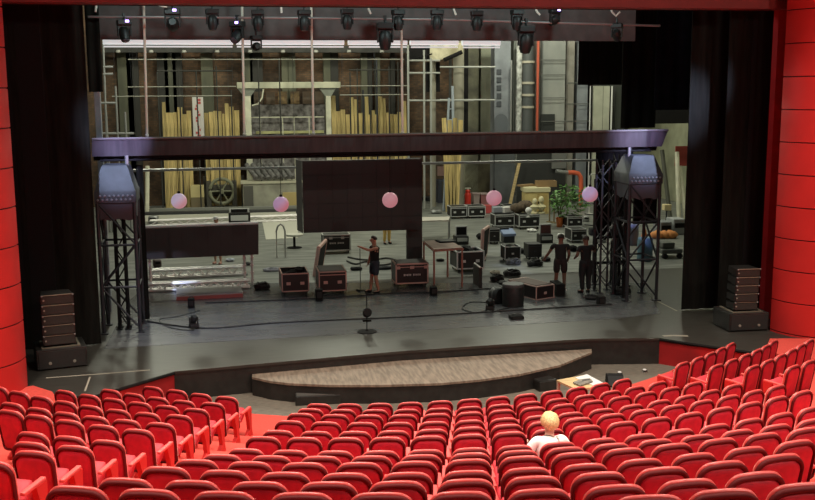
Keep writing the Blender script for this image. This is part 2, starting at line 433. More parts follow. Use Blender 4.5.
# ------------------------------------------------------------------ masking, rigging, towers
def drape(name, label, pts, z0, z1, mt, amp=.035, wl=.45, group=None, ph=0., th=.03):
    # a hanging cloth along a plan line, gathered into soft folds
    m = MB(); pts = [Vector((*p, 0)) for p in pts]; ring0 = []; s = 0; out = []
    L = sum((b - a).length for a, b in zip(pts, pts[1:])); n = max(24, int(L / wl * 8))
    for i in range(n + 1):
        d = L * i / n; k = 0; acc = 0
        while k < len(pts) - 2 and acc + (pts[k + 1] - pts[k]).length < d: acc += (pts[k + 1] - pts[k]).length; k += 1
        t = (pts[k + 1] - pts[k]); u = t.normalized(); nrm = Vector((u.y, -u.x, 0))
        out.append((pts[k] + u * (d - acc), nrm, d))
    rings = []
    for f, z in ((0, z0), (.5, (z0 + z1) / 2), (1, z1)):
        a_ = amp * (1 - .3 * f)
        fr = [p + nn * a_ * (math.sin(2 * PI * d / wl + ph) + .4 * math.sin(2 * PI * d / (wl * 2.7) + f * 2)) for p, nn, d in out]
        bk = [q + nn * -th for q, (p, nn, d) in zip(fr, out)]
        rings.append([(p.x, p.y, z) for p in fr + bk[::-1]])
    m.loops(rings)
    o = autosmooth(m.build(name, mt), 50)
    return tag(o, label, 'curtain', group)
def xw(px, py, Y): return Q(px, py, Y).x
TOPZ = 9.6
# legs (side curtains)
drape('leg_curtain', 'black masking curtain hanging behind the left speaker stack', [(-7.2, 25.0), (xw(101, 340, 25.2), 25.2)], .03, TOPZ, BLACKCLOTH, group=None)
drape('leg_curtain', 'black masking curtain hanging behind the right speaker stack', [(xw(717, 310, 25.15), 25.15), (15.0, 25.0)], .03, TOPZ, BLACKCLOTH, ph=1)
drape('leg_curtain', 'black masking curtain between the right tower and the right speaker stack', [(xw(681, 311, 25.9), 25.9), (xw(716, 311, 25.9) + .05, 25.9)], .03, TOPZ, BLACKCLOTH, ph=2)
a = Q(654, 110, 31); b = Q(692, 110, 31)
drape('leg_curtain', 'blue-black upper curtain hanging right of the lighting rig, above the right tower', [(a.x, 31.0), (b.x, 31.0)], a.z, 10.2, BLUECLOTH, amp=.05)
a = Q(621, 117, 31.8); b = Q(656, 117, 31.8)
drape('leg_curtain', 'narrow black upper curtain above the right end of the long truss', [(a.x, 31.8), (b.x, 31.8)], Q(630, 128, 31.8).z, 10.2, BLACKCLOTH, amp=.05)
a = Q(578, 85, 34.); b = Q(622, 85, 34.)
drape('border_curtain', 'short black cloth hanging in front of the pale upper wall panels', [(a.x, 34), (b.x, 34)], a.z, Q(600, 20, 34).z, BLACKCLOTH, amp=.04)
a = Q(89, 92, 27.4); b = Q(103, 92, 27.4)
drape('leg_curtain', 'narrow black curtain strip above the left tower', [(a.x, 27.4), (b.x, 27.4)], a.z, TOPZ, BLACKCLOTH, amp=.03, wl=.25)
a = Q(90, 36, 28.4); b = Q(625, 42.5, 28.4)
drape('border_curtain', 'wide charcoal border cloth hanging across the top of the stage', [(a.x, 28.4), (b.x + .3, 28.4)], Q(400, 40.5, 28.4).z, TOPZ + .4, GREYCLOTH, amp=.03, wl=.9)

# rolled white cloths hung on a bar under the border, their brightness added as emission
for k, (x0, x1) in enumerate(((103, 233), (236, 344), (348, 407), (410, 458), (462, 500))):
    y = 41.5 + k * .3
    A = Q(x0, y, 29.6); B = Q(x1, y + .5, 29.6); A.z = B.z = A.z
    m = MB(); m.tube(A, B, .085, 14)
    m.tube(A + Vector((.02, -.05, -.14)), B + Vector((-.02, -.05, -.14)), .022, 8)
    o = tag(autosmooth(m.build('glow_roll', mat('roll_added_glow', (.80, .84, .84), .5, emit=.62))), 'white roll with added glow, %s of the five under the border cloth' % ('leftmost', 'second from left', 'middle one', 'second from right', 'rightmost')[k], 'rolled white cloth', 'white rolls under the border')
# suspension lines
for k, (x0, y0, x1, y1) in enumerate(((143.5, -6, 147, 137), (241.8, -6, 244.3, 136), (311, -6, 313.5, 135), (401.5, 28, 402.5, 134))):
    A = Q(x0, y0, 27.75); B = Q(x1, y1, 27.75)
    m = MB(); m.tube(A, B, .034, 8); m.ball(B + Vector((0, 0, .05)), .05)
    tag(m.build('suspension_rope', mat('rope_beige', (.80, .74, .62), .8)), 'pale vertical rope holding the long truss, %s of four' % ('leftmost', 'second from the left', 'third from the left', 'rightmost')[k], 'rope', 'ropes holding the long truss')

# lighting bar with moving lights
YB = 27.2
A = Q(88, 16.8, YB); M_ = Q(440, 19.5, YB); B = Q(660, 25.8, YB)
m = MB(); m.path([A, Q(300, 18, YB), M_, Q(560, 23, YB), B], .03, 8)
bar = tag(m.build('lighting_bar', STEEL), 'thin horizontal lighting bar carrying the hanging lamps', 'lighting bar')
def moving_head(name, label, clamp, pan, tilt, s=1., hang=True, group=None, glow=None, cat='stage light'):
    t = thing(name, label, cat, clamp, pan, group)
    d = -1 if hang else 1
    m = MB()
    if hang:
        m.box((0, 0, .02 * s), (.05 * s, .08 * s, .10 * s)); m.tube((0, 0, -.02 * s), (0, 0, -.08 * s), .025 * s)
    m.box((0, 0, d * .14 * s), (.34 * s, .22 * s, .13 * s), bev=.02 * s)
    m.build('base_box', BLACK, t)
    m = MB()
    m.box((0, 0, d * .225 * s), (.30 * s, .09 * s, .04 * s))
    for sx in (-1, 1): m.box((sx * .15 * s, 0, d * .34 * s), (.035 * s, .09 * s, .27 * s), bev=.008 * s)
    y = m.build('yoke', BLACK, t)
    c = Vector((0, 0, d * .40 * s)); rot = Euler((tilt, 0, 0)).to_matrix().to_4x4()
    m = MB()
    M4 = Matrix.Translation(c) @ rot
    m.lathe([(.075 * s, .16 * s), (.12 * s, .10 * s), (.13 * s, 0), (.125 * s, -.12 * s), (.10 * s, -.20 * s), (.10 * s, -.21 * s)], 16, M4)
    hd = autosmooth(m.build('lamp_head', BLACK, t), 35)
    m = MB(); m.lathe([(.085 * s, -.212 * s), (.08 * s, -.222 * s), (.04 * s, -.23 * s)], 14, M4)
    m.build('lens', glow or mat('lens_glass', (.10, .10, .12), .12), hd)
    return t
VIOLET = mat('violet_led', (.45, .30, 1.0), .4, emit=6)
# (x, y of the clamp, tilt, pan, size, indicator, what sets it apart)
lamps = [(123.5, 19.5, -.5, .3, 1., 1, 'first from the left, tilted below the bar'), (172, 8, 1.3, 0, 1.15, 1, 'second from the left, pointing at the seats'),
 (212, 9, .0, .2, .95, 0, 'third from the left, hanging straight down'), (237, 21, -.9, -.6, 1.05, 1, 'fourth from the left, turned sideways to the left'),
 (257.5, 10, .0, 0, .95, 0, 'fifth from the left, hanging straight down'), (304, 10, .0, .2, .95, 0, 'sixth from the left, hanging straight down'),
 (347, 9, .05, .1, .95, 0, 'seventh from the left, above the hanging screen'), (385, 22, .12, 0, 1.25, 0, 'eighth from the left, larger and lower'),
 (398, 10, .0, .3, .95, 0, 'ninth from left, just beside the larger low lamp'), (437, 10, 0, 0, .95, 0, 'tenth from the left, hanging straight down'),
 (477, 11, .05, 0, .95, 0, 'eleventh from the left, hanging straight down'), (517, 10, .1, .2, .95, 0, 'twelfth from the left, above the big low lamp'),
 (526, 25, .2, .1, 1.3, 0, 'thirteenth from the left, big and hanging low'), (555, 9, 1.2, .3, .9, 1, 'near the right end with a violet indicator'),
 (617, 24, .9, -.6, .9, 0, 'last at the right end, catching white light')]
for x, y, tl, pn, s, ind, lab in lamps:
    c = Q(x, y - 3, YB)
    t = moving_head('moving_light', 'black moving light on the top bar, ' + lab, c, pn, tl, s * 1.05, True, 'moving lights on the top bar')
    if ind:
        m = MB(); m.box((.06, -.118 * s, -.12 * s), (.09, .02, .06)); m.build('indicator', VIOLET, t)
# small lamp lying over the white rolls
t = moving_head('moving_light', 'flat black lamp with pale violet face in front of the white rolls', Q(256, 33, 28), .2, 1.5, .9, True, None, mat('violet_face', (.45, .42, .75), .4, emit=.6))
# loose white cable tails
WC = mat('white_cable', (.62, .58, .50), .6)
for k, (pts, lab) in enumerate((([(97, -4), (96.3, 4), (95.5, 12)], 'leftmost, thick with a red edge'), ([(280, -2), (281, 6), (281.5, 13)], 'beside the second rope'), ([(369, 2), (368.5, 9), (371, 14)], 'above the larger low lamp'), ([(453.5, 5), (454, 10), (456, 15)], 'right of the tenth lamp'), ([(535, 6), (537, 12), (540, 15)], 'right of the twelfth lamp'), ([(610.5, 6), (612, 12), (616, 16), (620, 12)], 'curled, above the last lamp'), ([(146, -2), (153, 3), (160, 5.5), (167, 7)], 'sagging across to the second lamp'))):
    m = MB(); m.path([Q(x, y, YB - .25) for x, y in pts], .03, 6)
    tag(m.build('cable_tail', WC), 'pale cable end hanging near the top bar, ' + lab, 'cable', 'pale cable ends near the top bar')

# long truss bridging the towers, wrapped in dark cloth
A0 = Q(92, 161.5, 27.3); B0 = Q(660, 151, 27.9); ztop = 0
A1 = Q(92, 139.5, 27.3); B1 = Q(668, 130.5, 27.9)
t = thing('cloth_wrapped_truss', 'long dark cloth-wrapped truss bridging the two stage towers', 'truss', (0, 0, 0))
PEL = mat('truss_cloth', (.040, .029, .030), .75, var=.25, scale=1.6, stretch=(6, 6, .6), bump=.08)
m = MB()
def Lp(u, z, dy): p = A0.lerp(B0, u); q = A1.lerp(B1, u); r_ = p.lerp(q, z); return Vector((r_.x, r_.y + dy, r_.z))
n = 90; rings = []
for i in range(n + 1):
    u = i / n; w = .012 * math.sin(i * 2.1) + .008 * math.sin(i * .9)
    rings.append([Lp(u, .22, w), Lp(u, .96, w * .3), Lp(u, 1, .02), Lp(u, 1, .75), Lp(u, .22, .75)])
m.loops(rings); autosmooth(m.build('cloth_cover', PEL, t), 40)
m = MB()
for dz, dy in ((.02, .12), (.02, .62), (.16, .12), (.16, .62)): m.tube(Lp(.012, dz, dy), Lp(.985, dz, dy), .03, 8)
for i in range(60):
    u0, u1 = .012 + .973 * i / 60, .012 + .973 * (i + 1) / 60
    for dy in (.12, .62): m.tube(Lp(u0, .02 if i % 2 else .16, dy), Lp(u1, .16 if i % 2 else .02, dy), .015, 5)
m.build('chords', MATTE, t)
m = MB(); rings = [[Lp(i / 6, .0, .3), Lp(i / 6, .24, .3), Lp(i / 6, .24, .36), Lp(i / 6, .0, .36)] for i in range(7)]
m.loops(rings); m.build('black_skirt', MATTE, t)
m = MB(); m.tube(Lp(0, 1.015, .0), Lp(1, 1.015, .0), .035, 8); m.build('edge_tube', mat('pale_edge', (.16, .145, .13), .8), t)  # paler grey tube along the top front edge

# ground support towers under tarpaulin hoods
def tower(name, label, xl, xr, ybase, ycov0, ycov1, yfoot, Y, dx):
    c = P((xl + xr) / 2, ybase); t = thing(name, label, 'tower', (0, 0, 0))
    pl = Q(xl, ycov1, Y); pr_ = Q(xr, ycov1, Y); zt = pl.z; X0, X1 = pl.x, pr_.x; D = 1.05
    legs = [(X0, Y), (X1, Y), (X0, Y + D), (X1, Y + D)]
    for x, y in legs:
        m = MB(); m.tube((x, y, .02), (x, y, zt + .02), .05, 8)
        for k in range(5): m.tube((x, y, .3 + k * zt / 5), (x, y, .33 + k * zt / 5), .06, 8)
        m.build('leg', DARKSTEEL, t)
    nb = 3
    for k in range(nb):
        za, zb = .12 + (zt - .15) * k / nb, .12 + (zt - .15) * (k + 1) / nb
        for (p, q) in ((0, 1), (0, 2), (1, 3), (2, 3)):
            a_, b_ = legs[p], legs[q]
            if k % 2: a_, b_ = b_, a_
            m = MB(); m.tube((*a_, zb), (*b_, za), .028, 6); m.tube((*a_, zb), (*b_, zb), .032, 6); m.build('brace', DARKSTEEL, t)
    for x, y in legs: m = MB(); m.box((x, y, .015), (.22, .22, .03)); m.build('foot_plate', DARKSTEEL, t)
    # hood: tapered tarpaulin with a lace band
    zb = zt - .05; ztop = Q(xl, ycov0, Y).z; ov = .06; tp = .16
    rings = []
    for z, q, wob in ((zb - .42, -.0, .03), (zb, ov * .3, .0), (zb + .02, ov, 0), (zb + .30, ov, 0), (zb + .34, ov * .6, 0), (ztop - .06, -tp * .75, 0), (ztop, -tp, 0)):
        ring = []
        for ax, ay, bx, by in ((X0 - q, Y - q, X1 + q, Y - q), (X1 + q, Y - q, X1 + q, Y + D + q), (X1 + q, Y + D + q, X0 - q, Y + D + q), (X0 - q, Y + D + q, X0 - q, Y - q)):
            for i in range(6):
                f = i / 6; ring.append((ax + (bx - ax) * f, ay + (by - ay) * f, z + wob * math.sin(i * 2.2)))
        rings.append(ring)
    m = MB(); m.loops(rings[1:]); hd = autosmooth(m.build('tarpaulin_hood', TARP, t), 40)
    m = MB(); m.loops(rings[:2], False, False); m.build('hood_skirt', mat('dark_tarp', (.06, .06, .075), .6), hd)
    m = MB()
    for i in range(16):
        f = (i + .5) / 16
        m.ball((X0 + (X1 - X0) * f, Y - ov - .01, zb + (.20 if i % 2 else .10)), .035, sub=1)
    m.build('lacing', mat('lacing_grey', (.25, .25, .28), .6), hd)
    m = MB(); m.tube(((X0 + X1) / 2 + dx, Y + .5, ztop - .05), ((X0 + X1) / 2 + dx, Y + .5, ztop + .22), .05, 8); m.build('mast_tip', STEEL, t)
    return X0, X1, zt
tower('stage_tower', 'dark steel truss tower with grey hood at the left end of the truss', 97, 134, 333, 166, 202, 333, 26.35, .28)
tower('stage_tower', 'dark steel truss tower with grey hood at the right end of the truss', 630, 660, 302, 156, 183, 302, 27.35, -.3)
# second, plain tower left of the right hooded tower
def lattice_mast(name, label, x0, x1, Y, z1, s, mt, nb=8):
    t = thing(name, label, 'tower'); lg = [(x0, Y), (x1, Y), (x0, Y + s), (x1, Y + s)]
    for x, y in lg:
        m = MB(); m.tube((x, y, .03), (x, y, z1), .035, 8); m.build('leg', mt, t)
    m = MB()
    for k in range(nb):
        za, zb = .1 + (z1 - .1) * k / nb, .1 + (z1 - .1) * (k + 1) / nb
        for p, q in ((0, 1), (0, 2), (1, 3), (2, 3)):
            a_, b_ = (lg[p], lg[q]) if k % 2 else (lg[q], lg[p])
            m.tube((*a_, za), (*b_, zb), .018, 5)
    m.build('lacing', mt, t)
    for x, y in lg: m = MB(); m.box((x, y, .015), (.16, .16, .03)); m.build('foot_plate', mt, t)
    return t
x0 = Q(600, 280, 28.6).x; x1 = Q(613, 280, 28.6).x
lattice_mast('lattice_mast', 'dark lattice mast beside the man in black trousers', x0, x1, 28.6, 4.1, .5, DARKSTEEL)
lattice_mast('lattice_mast', 'dark lattice mast hard against the right hooded tower', Q(616, 280, 29.6).x, Q(628, 280, 29.6).x, 29.6, 4.2, .45, DARKSTEEL)
lattice_mast('lattice_mast', 'dark lattice mast inside the left hooded tower', Q(117, 280, 26.75).x, Q(126, 280, 26.75).x, 26.75, 3.3, .3, MATTE)
a = Q(136, 165, 27.75); b = Q(142.5, 166, 27.75)
drape('masking_cloth', 'narrow black cloth strip hanging right of the left hooded tower', [(a.x, 27.75), (b.x, 27.75)], .03, a.z, BLACKCLOTH, amp=.015, wl=.2)
# tall grey mast above the left tower
a = Q(94, 90, 28.9); b = Q(100, 90, 28.9)
m = MB(); m.box(((a.x + b.x) / 2, 28.9, a.z / 2 + .02), (b.x - a.x, .18, a.z - .04), bev=.01)
tag(m.build('grey_mast', mat('grey_mast_paint', (.30, .31, .34), .6, var=.15, scale=4)), 'square grey steel mast rising above the truss at its left end', 'mast')
q0 = P(592.5, 284); m = MB(); m.tube(q0 + Vector((0, 0, .02)), q0 + Vector((0, 0, 3.4)), .03, 8)
for z in (1.9, 2.25, 2.6): m.tube(q0 + Vector((0, 0, z)), q0 + Vector((-.2, .3, z)), .02, 6)
m.lathe([(.2, 0), (.2, .03), (.05, .05)], 12, Matrix.Translation(q0))
tag(m.build('pole_stand', DARKSTEEL), 'thin black pole with side arms behind the man in black trousers', 'stand')
# diagonal tubes leaning in the right scaffold
for k, (xa_, ya_, xb_, yb_) in enumerate(((598, 246, 618, 217), (603, 252, 625, 222))):
    m = MB(); m.tube(Q(xa_, ya_, 29.9), Q(xb_, yb_, 29.9), .03, 8)
    tag(m.build('steel_tube', STEEL), 'bright diagonal steel tube in the right scaffold, ' + ('upper' if k == 0 else 'lower') + ' of two', 'tube', 'diagonal tubes in the right scaffold')
# black cloth masking the scaffold under the right end of the truss
a = Q(596, 160, 30.8); b = Q(633, 160, 30.8)
drape('masking_cloth', 'black cloth hanging under the right end of the truss', [(a.x, 30.8), (b.x, 30.8)], Q(600, 236, 30.8).z, Q(600, 150, 30.8).z, BLACKCLOTH, amp=.03)

# black boards and thick tubes filling the right scaffold
a = Q(633, 224, 28.75); b = Q(657, 189, 28.75)
m = MB(); m.box(((a.x + b.x) / 2, 28.75, (a.z + b.z) / 2), (b.x - a.x, .08, b.z - a.z)); o = tag(m.build('black_board', MATTE), 'black board fixed inside the right hooded tower below its hood', 'board')
a = Q(614, 250, 30.3); b = Q(629, 170, 30.3)
m = MB(); m.box(((a.x + b.x) / 2, 30.3, (a.z + b.z) / 2), (b.x - a.x, .08, b.z - a.z)); tag(m.build('black_board', MATTE), 'tall black board behind the lattice mast beside the right hooded tower', 'board')
for k, (x, y0, yb, r) in enumerate(((594.5, 165, 288, .05), (613.5, 165, 285, .06), (618.5, 168, 290, .05), (623.8, 168, 298, .06))):
    q0 = P(x, yb); m = MB(); m.tube(q0, (q0.x, q0.y, Q(x, y0, q0.y).z), r, 10); tag(m.build('scaffold_tube', MATTE), 'upright black scaffold tube between the lattice masts, %s of four from the left' % ORD[k], 'tube', 'upright black tubes of the right scaffold')
for k, (x0, y0, x1, y1) in enumerate(((594, 238, 628, 236), (594, 263, 628, 262))):
    A = Q(x0, y0, 29.55); B = Q(x1, y1, 29.55); m = MB(); m.tube(A, B, .045, 8); tag(m.build('scaffold_tube', MATTE), '%s level black tube crossing the right scaffold' % ('upper', 'lower')[k], 'tube', 'level black tubes of the right scaffold')
m = MB()
a = Q(626, 124, 44); b = Q(694, 98, 44); m.box(((a.x + b.x) / 2, 44, (a.z + b.z) / 2), (b.x - a.x, .2, b.z - a.z)); tag(m.build('black_header', MATTE), 'black header panel across the opening beyond the right tower', 'panel')

# globe lanterns
GL = [(179, 201, (.74, .62, .82), (.82, .38, .42), 'pale lavender and hanging above the low video wall'), (281, 204.3, (.62, .38, .62), (.78, .25, .30), 'violet pink, just left of the hanging screen'), (390, 200, (.80, .36, .40), (.80, .30, .34), 'rose, hanging in front of the hanging screen'), (494, 198, (.78, .38, .46), (.74, .28, .34), 'dusky rose, above the far flight cases'), (590, 194.3, (.66, .48, .78), (.72, .28, .34), 'lilac and rose, right beside the plant')]
for k, (x, y, ca, cb, lab) in enumerate(GL):
    Yg = 28.1; c = Q(x, y, Yg); r = 7.8 * MPX(c)
    t = thing('globe_lantern', 'round glowing globe lantern, ' + lab, 'lantern', c, 0, 'globe lanterns under the truss')
    g = bpy.data.materials.new('globe_glow_' + 'abcde'[k]); g.use_nodes = True; nt = g.node_tree; bs = nt.nodes['Principled BSDF']
    tc = nt.nodes.new('ShaderNodeTexCoord'); sp = nt.nodes.new('ShaderNodeVectorMath'); sp.operation = 'DOT_PRODUCT'; sp.inputs[1].default_value = (-.7 / r / 2, -.2 / r / 2, .8 / r / 2)
    rp = nt.nodes.new('ShaderNodeValToRGB'); ad = nt.nodes.new('ShaderNodeMath'); ad.inputs[1].default_value = .5
    nt.links.new(tc.outputs['Object'], sp.inputs[0]); nt.links.new(sp.outputs['Value'], ad.inputs[0]); nt.links.new(ad.outputs[0], rp.inputs[0])
    rp.color_ramp.elements[0].color = (*cb, 1); rp.color_ramp.elements[1].color = (*ca, 1); rp.color_ramp.elements[0].position = .25; rp.color_ramp.elements[1].position = .75  # lavender light from upper left, pink from lower right, painted into the glow
    bs.inputs['Base Color'].default_value = (.22, .13, .15, 1); nt.links.new(rp.outputs[0], bs.inputs['Emission Color']); bs.inputs['Emission Strength'].default_value = .46
    m = MB(); m.ball((0, 0, 0), r, sub=4); m.build('globe', g, t, smooth=True)
    top = Lp((x - 92) / 568, .0, .12)
    m = MB(); m.tube((0, 0, r), (0, 0, top.z - c.z), .008, 5); m.build('wire', MATTE, t)
    m = MB(); m.lathe([(.04, r - .02), (.04, r + .05), (.015, r + .06)], 10); m.build('cap', MATTE, t)
# ------------------------------------------------------------------ things on the stage
def px_size(x0, x1, y0, y1, z=0.):
    c = P((x0 + x1) / 2, y1, z); k = MPX(c); return c, (x1 - x0) * k, (y1 - y0) * k
def speaker_stack(side, bx, ax, nbox, rz):
    # plinth
    c, w, h = px_size(*bx)
    D = .95; rot = Matrix.Rotation(rz, 4, 'Z')
    o = c + rot @ Vector((0, D / 2 + .02, 0))
    t = thing('bass_speaker', 'low black bass speaker cabinet carrying the %s line-array stack' % side, 'speaker', o, rz, 'bass cabinets beside the stage')
    m = MB(); m.box((0, 0, h / 2 + .01), (w, D, h - .02), bev=.015); m.build('cabinet', PLYBLACK, t)
    m = MB(); m.box((0, -D / 2 - .012, h / 2), (w * .92, .02, h * .82), bev=.004); m.build('grille', mat('speaker_grille', (.022, .020, .018), .7, var=.3, scale=60), t)
    for s in (-1, 1):
        m = MB(); m.lathe([(.035, 0), (.035, .012), (.012, .014)], 12, Matrix.Translation((s * w * .24, -D / 2 - .024, h * .34)) @ Matrix.Rotation(PI / 2, 4, 'X')); m.build('badge', mat('badge_grey', (.30, .27, .22), .4), t)
    m = MB()
    for s in (-1, 1): m.box((s * w * .36, .0, h + .012), (.05, D * .85, .025))
    m.box((0, -D * .38, h + .012), (w * .72, .05, .025)); m.build('rigging_frame', mat('rig_frame_bronze', (.17, .145, .105), .55), t)
    m = MB(); m.box((w / 2 + .012, -D * .1, h * .55), (.02, .16, .26), bev=.004); m.build('side_plate', mat('side_plate_tan', (.34, .26, .16), .6), t)
    # array boxes
    n = 5; x0, x1, y0, y1 = ax
    hb_tot = (y1 - y0) * MPX(c) * 1.02; hb = hb_tot / n
    aw = (x1 - x0) * MPX(c)
    for k in range(n):
        zb = h + .03 + hb * k; tilt = math.radians((k - 2) * 1.6); ad = .55
        oo = o + rot @ Vector((-.02 + (.0), -.02 - .012 * k, zb))
        f = 'topmost fourth third second bottom'.split()
        nm = ('bottom', 'second from the bottom', 'middle', 'second from the top', 'topmost')[k]
        b = thing('line_array_speaker', 'black line-array speaker, %s box of the %s stack of five' % (nm, side), 'speaker', oo, rz, 'line-array boxes of the %s stack' % side)
        M4 = Euler((tilt, 0, 0)).to_matrix().to_4x4()
        m = MB(); hh = hb - .028
        fr = [(-aw / 2, -ad / 2, .008), (aw / 2, -ad / 2, .008), (aw / 2, -ad / 2, hh), (-aw / 2, -ad / 2, hh)]
        bk = [(-aw / 2 * .86, ad / 2, .03), (aw / 2 * .86, ad / 2, .03), (aw / 2 * .86, ad / 2, hh - .02), (-aw / 2 * .86, ad / 2, hh - .02)]
        m.loops([fr, bk]); m._xf(m.bm.verts[:], M4); m.build('cabinet', PLYBLACK, b)
        m = MB(); m.box((0, -ad / 2 - .012, hh * .5), (aw * .94, .02, hh * .86), bev=.006); m._xf(m.bm.verts[:], M4)
        m.build('grille', mat('array_grille', (.030, .025, .020), .7, var=.3, scale=60), b)
        m = MB(); m.box((0, -ad / 2 - .02, hh + .006), (aw * .98, .022, .016)); m._xf(m.bm.verts[:], M4); m.build('edge_rail', mat('rail_bronze', (.26, .22, .16), .45), b)
        for s in (-1, 1):
            m = MB(); m.lathe([(.02, 0), (.02, .03), (.01, .034)], 8, M4 @ Matrix.Translation((s * (aw / 2 - .02), -ad / 2 - .03, hh + .004)) @ Matrix.Rotation(PI / 2, 4, 'X')); m.build('rigging_pin', STEEL, b)
        if side == 'left' or True:
            m = MB(); m.lathe([(.022, 0), (.022, .012), (.008, .014)], 8, M4 @ Matrix.Translation((-aw * .42, -ad / 2 - .024, hh * .52)) @ Matrix.Rotation(PI / 2, 4, 'X')); m.build('badge', MATS['badge_grey'], b)
speaker_stack('left', (39, 87, 348, 369), (45, 76, 287, 340), 5, math.radians(14))
speaker_stack('right', (728, 770, 313, 331.5), (738, 763, 261.5, 305), 5, math.radians(-2))

def hinge_plate(m, x, z, s=.09): m.box((x, -.004, z), (s, .012, s * .72), bev=.003)
def flight_case(label, x0, x1, yt, yb, depth, rz=0., trim=None, body=None, open_=False, plates=2, letter=0, wheels=True, group='flight cases on the stage', z=0., contents=None, latch=False, name='flight_case', top=None):
    trim = trim or SILVER; body = body or BLACK
    c, w, h = px_size(x0, x1, yt, yb, z); r4 = Matrix.Rotation(rz, 4, 'Z')
    o = c + r4 @ Vector((0, depth / 2, 0)); t = thing(name, label, 'flight case', o, rz, group)
    wz = min(.12, h * .17) if wheels else .0
    hb = h - wz; f = -depth / 2; e = max(.026, .042 * w)
    m = MB()
    if open_:
        th = .03
        m.box((0, 0, wz + .02), (w - .02, depth - .02, .04))
        for s in (-1, 1):
            m.box((s * (w / 2 - th / 2 - .01), 0, wz + hb / 2), (th, depth - .02, hb - .01)); m.box((0, s * (depth / 2 - th / 2 - .01), wz + hb / 2), (w - .02, th, hb - .01))
    else: m.box((0, 0, wz + hb / 2), (w - .016, depth - .016, hb - .01))
    m.build('panels', body, t)
    m = MB()
    for sx in (-1, 1):
        for sy in (-1, 1): m.box((sx * (w / 2 - e / 2), sy * (depth / 2 - e / 2), wz + hb / 2), (e, e, hb))
    for zz in (wz + e / 2, wz + hb - e / 2):
        for s in (-1, 1):
            m.box((0, s * (depth / 2 - e / 2), zz), (w, e, e)); m.box((s * (w / 2 - e / 2), 0, zz), (e, depth, e))
    m.build('edge_trim', trim, t)
    if not open_ and h > .45:
        m = MB(); m.box((0, f + .004, wz + hb * .82), (w * .96, .02, .022)); m.build('lid_seam', trim, t)
    for k in range(plates):
        m = MB(); px_ = (k - (plates - 1) / 2) * w * .5
        if latch: hinge_plate(m, (k - (plates - 1) / 2) * w * .42, wz + hb * .80, .13)
        else: hinge_plate(m, px_, wz + hb * .45, min(.13, w * .15))
        m._xf(m.bm.verts[:], Matrix.Translation((0, f, 0))); m.build('handle_plate', trim, t)
    if letter:
        # short row of lettering that cannot be read in the photograph: a pale stencilled mark
        m = MB()
        xs = [-.5 + (i + .5) / 11 for i in range(11)]
        for i, x in enumerate(xs):
            if i == 5: continue
            hh = .055 if i % 3 else .065
            for dx in ((-.3, .3) if i % 2 else (-.32, 0, .32)): m.box((x * w * .52 + dx * w * .035, f - .0, wz + hb * letter), (w * .011, .008, hh))
            m.box((x * w * .52, f, wz + hb * letter + (hh / 2 - .006) * (1 if i % 2 else -1)), (w * .034, .008, .012))
        m.build('stencil_mark', mat('stencil_grey', (.75, .72, .68), .7), t)
    if wheels:
        for sx in (-1, 1):
            for sy in (-1, 1):
                m = MB(); m.tube((sx * (w / 2 - .09) - .018, sy * (depth / 2 - .1), wz * .47), (sx * (w / 2 - .09) + .018, sy * (depth / 2 - .1), wz * .47), wz * .46, 12)
                m.box((sx * (w / 2 - .09), sy * (depth / 2 - .1), wz * .86), (.07, .07, wz * .26)); m.build('caster', RUBBER, t)
    if contents:
        m = MB()
        for k in range(7): m.box((random.uniform(-.35, .35) * w, random.uniform(-.35, .35) * depth, wz + hb * random.uniform(.75, 1.02)), (random.uniform(.12, .3), random.uniform(.12, .4), .12), (random.uniform(-.3, .3), random.uniform(-.3, .3), random.uniform(0, 3)))
        m.build('foam_padding', contents, t)
    if top:
        m = MB(); m.box((0, 0, h + .006), (w * .86, depth * .86, .012)); m.build('lid_panel', top, t)
    return t, o, w, h
RED_TRIM = ROSEALU
flight_case('open black flight case with rosy trim, left of the closed twin case', 282, 309.5, 273, 295.5, 1.15, .02, RED_TRIM, mat('dark_red_black', (.018, .011, .011), .45), True, contents=MATTE)
flight_case('closed black flight case with rosy trim and grey lid, left of the man', 319, 347, 271, 295, 1.15, .0, RED_TRIM, MATS['dark_red_black'], top=mat('case_grey_top', (.16, .15, .14), .6))
flight_case('silver-edged flight case with pale lettering standing under the hanging screen', 323, 351, 234.5, 254, .7, .0, mat('bright_silver', (.55, .55, .53), .4, .4), None, letter=.48, latch=True)
flight_case('black flight case with three rosy latches and faint lettering in mid-stage', 395.5, 429, 263, 287.5, .85, .0, RED_TRIM, MATS['dark_red_black'], plates=3, latch=True, letter=.44, top=MATS['case_grey_top'])
flight_case('open black flight case behind the red-legged table, lid standing up beside it', 456.5, 485, 251, 272.5, 1.0, .03, SILVER, None, True, contents=MATTE)
flight_case('rosy-trimmed flight case with open top at stage right near the two men', 533.5, 557, 285, 299, 1.35, math.radians(22), RED_TRIM, MATS['dark_red_black'], wheels=False, top=mat('case_inner_brown', (.13, .085, .07), .7), plates=1)
def lid(label, pts, Y0, th):
    # a lid standing on edge: four corners in space
    m = MB(); a, b, c, d = [Vector(p) for p in pts]; nn = (b - a).cross(d - a).normalized() * th
    t = thing('case_lid', label, 'case lid', (0, 0, 0), 0)
    m.loops([[a, b, c, d], [p + nn for p in (a, b, c, d)]]); m.build('panel', MATTE, t)
    m = MB()
    for p, q in ((a, b), (b, c), (c, d), (d, a)): m.tube(p + nn * .5, q + nn * .5, th * .7, 6)
    m.build('edge_trim', RED_TRIM, t); return t
pa = P(313, 276.5); pb = P(317, 271); pa.z = pb.z = .05
ht = 28 * MPX(pa)
lid('tall case lid standing upright between the two rosy-trimmed flight cases', [pa, pb + Vector((.15, .5, 0)), pb + Vector((.32, .5, ht)), pa + Vector((.16, 0, ht * .98))], 0, .10)
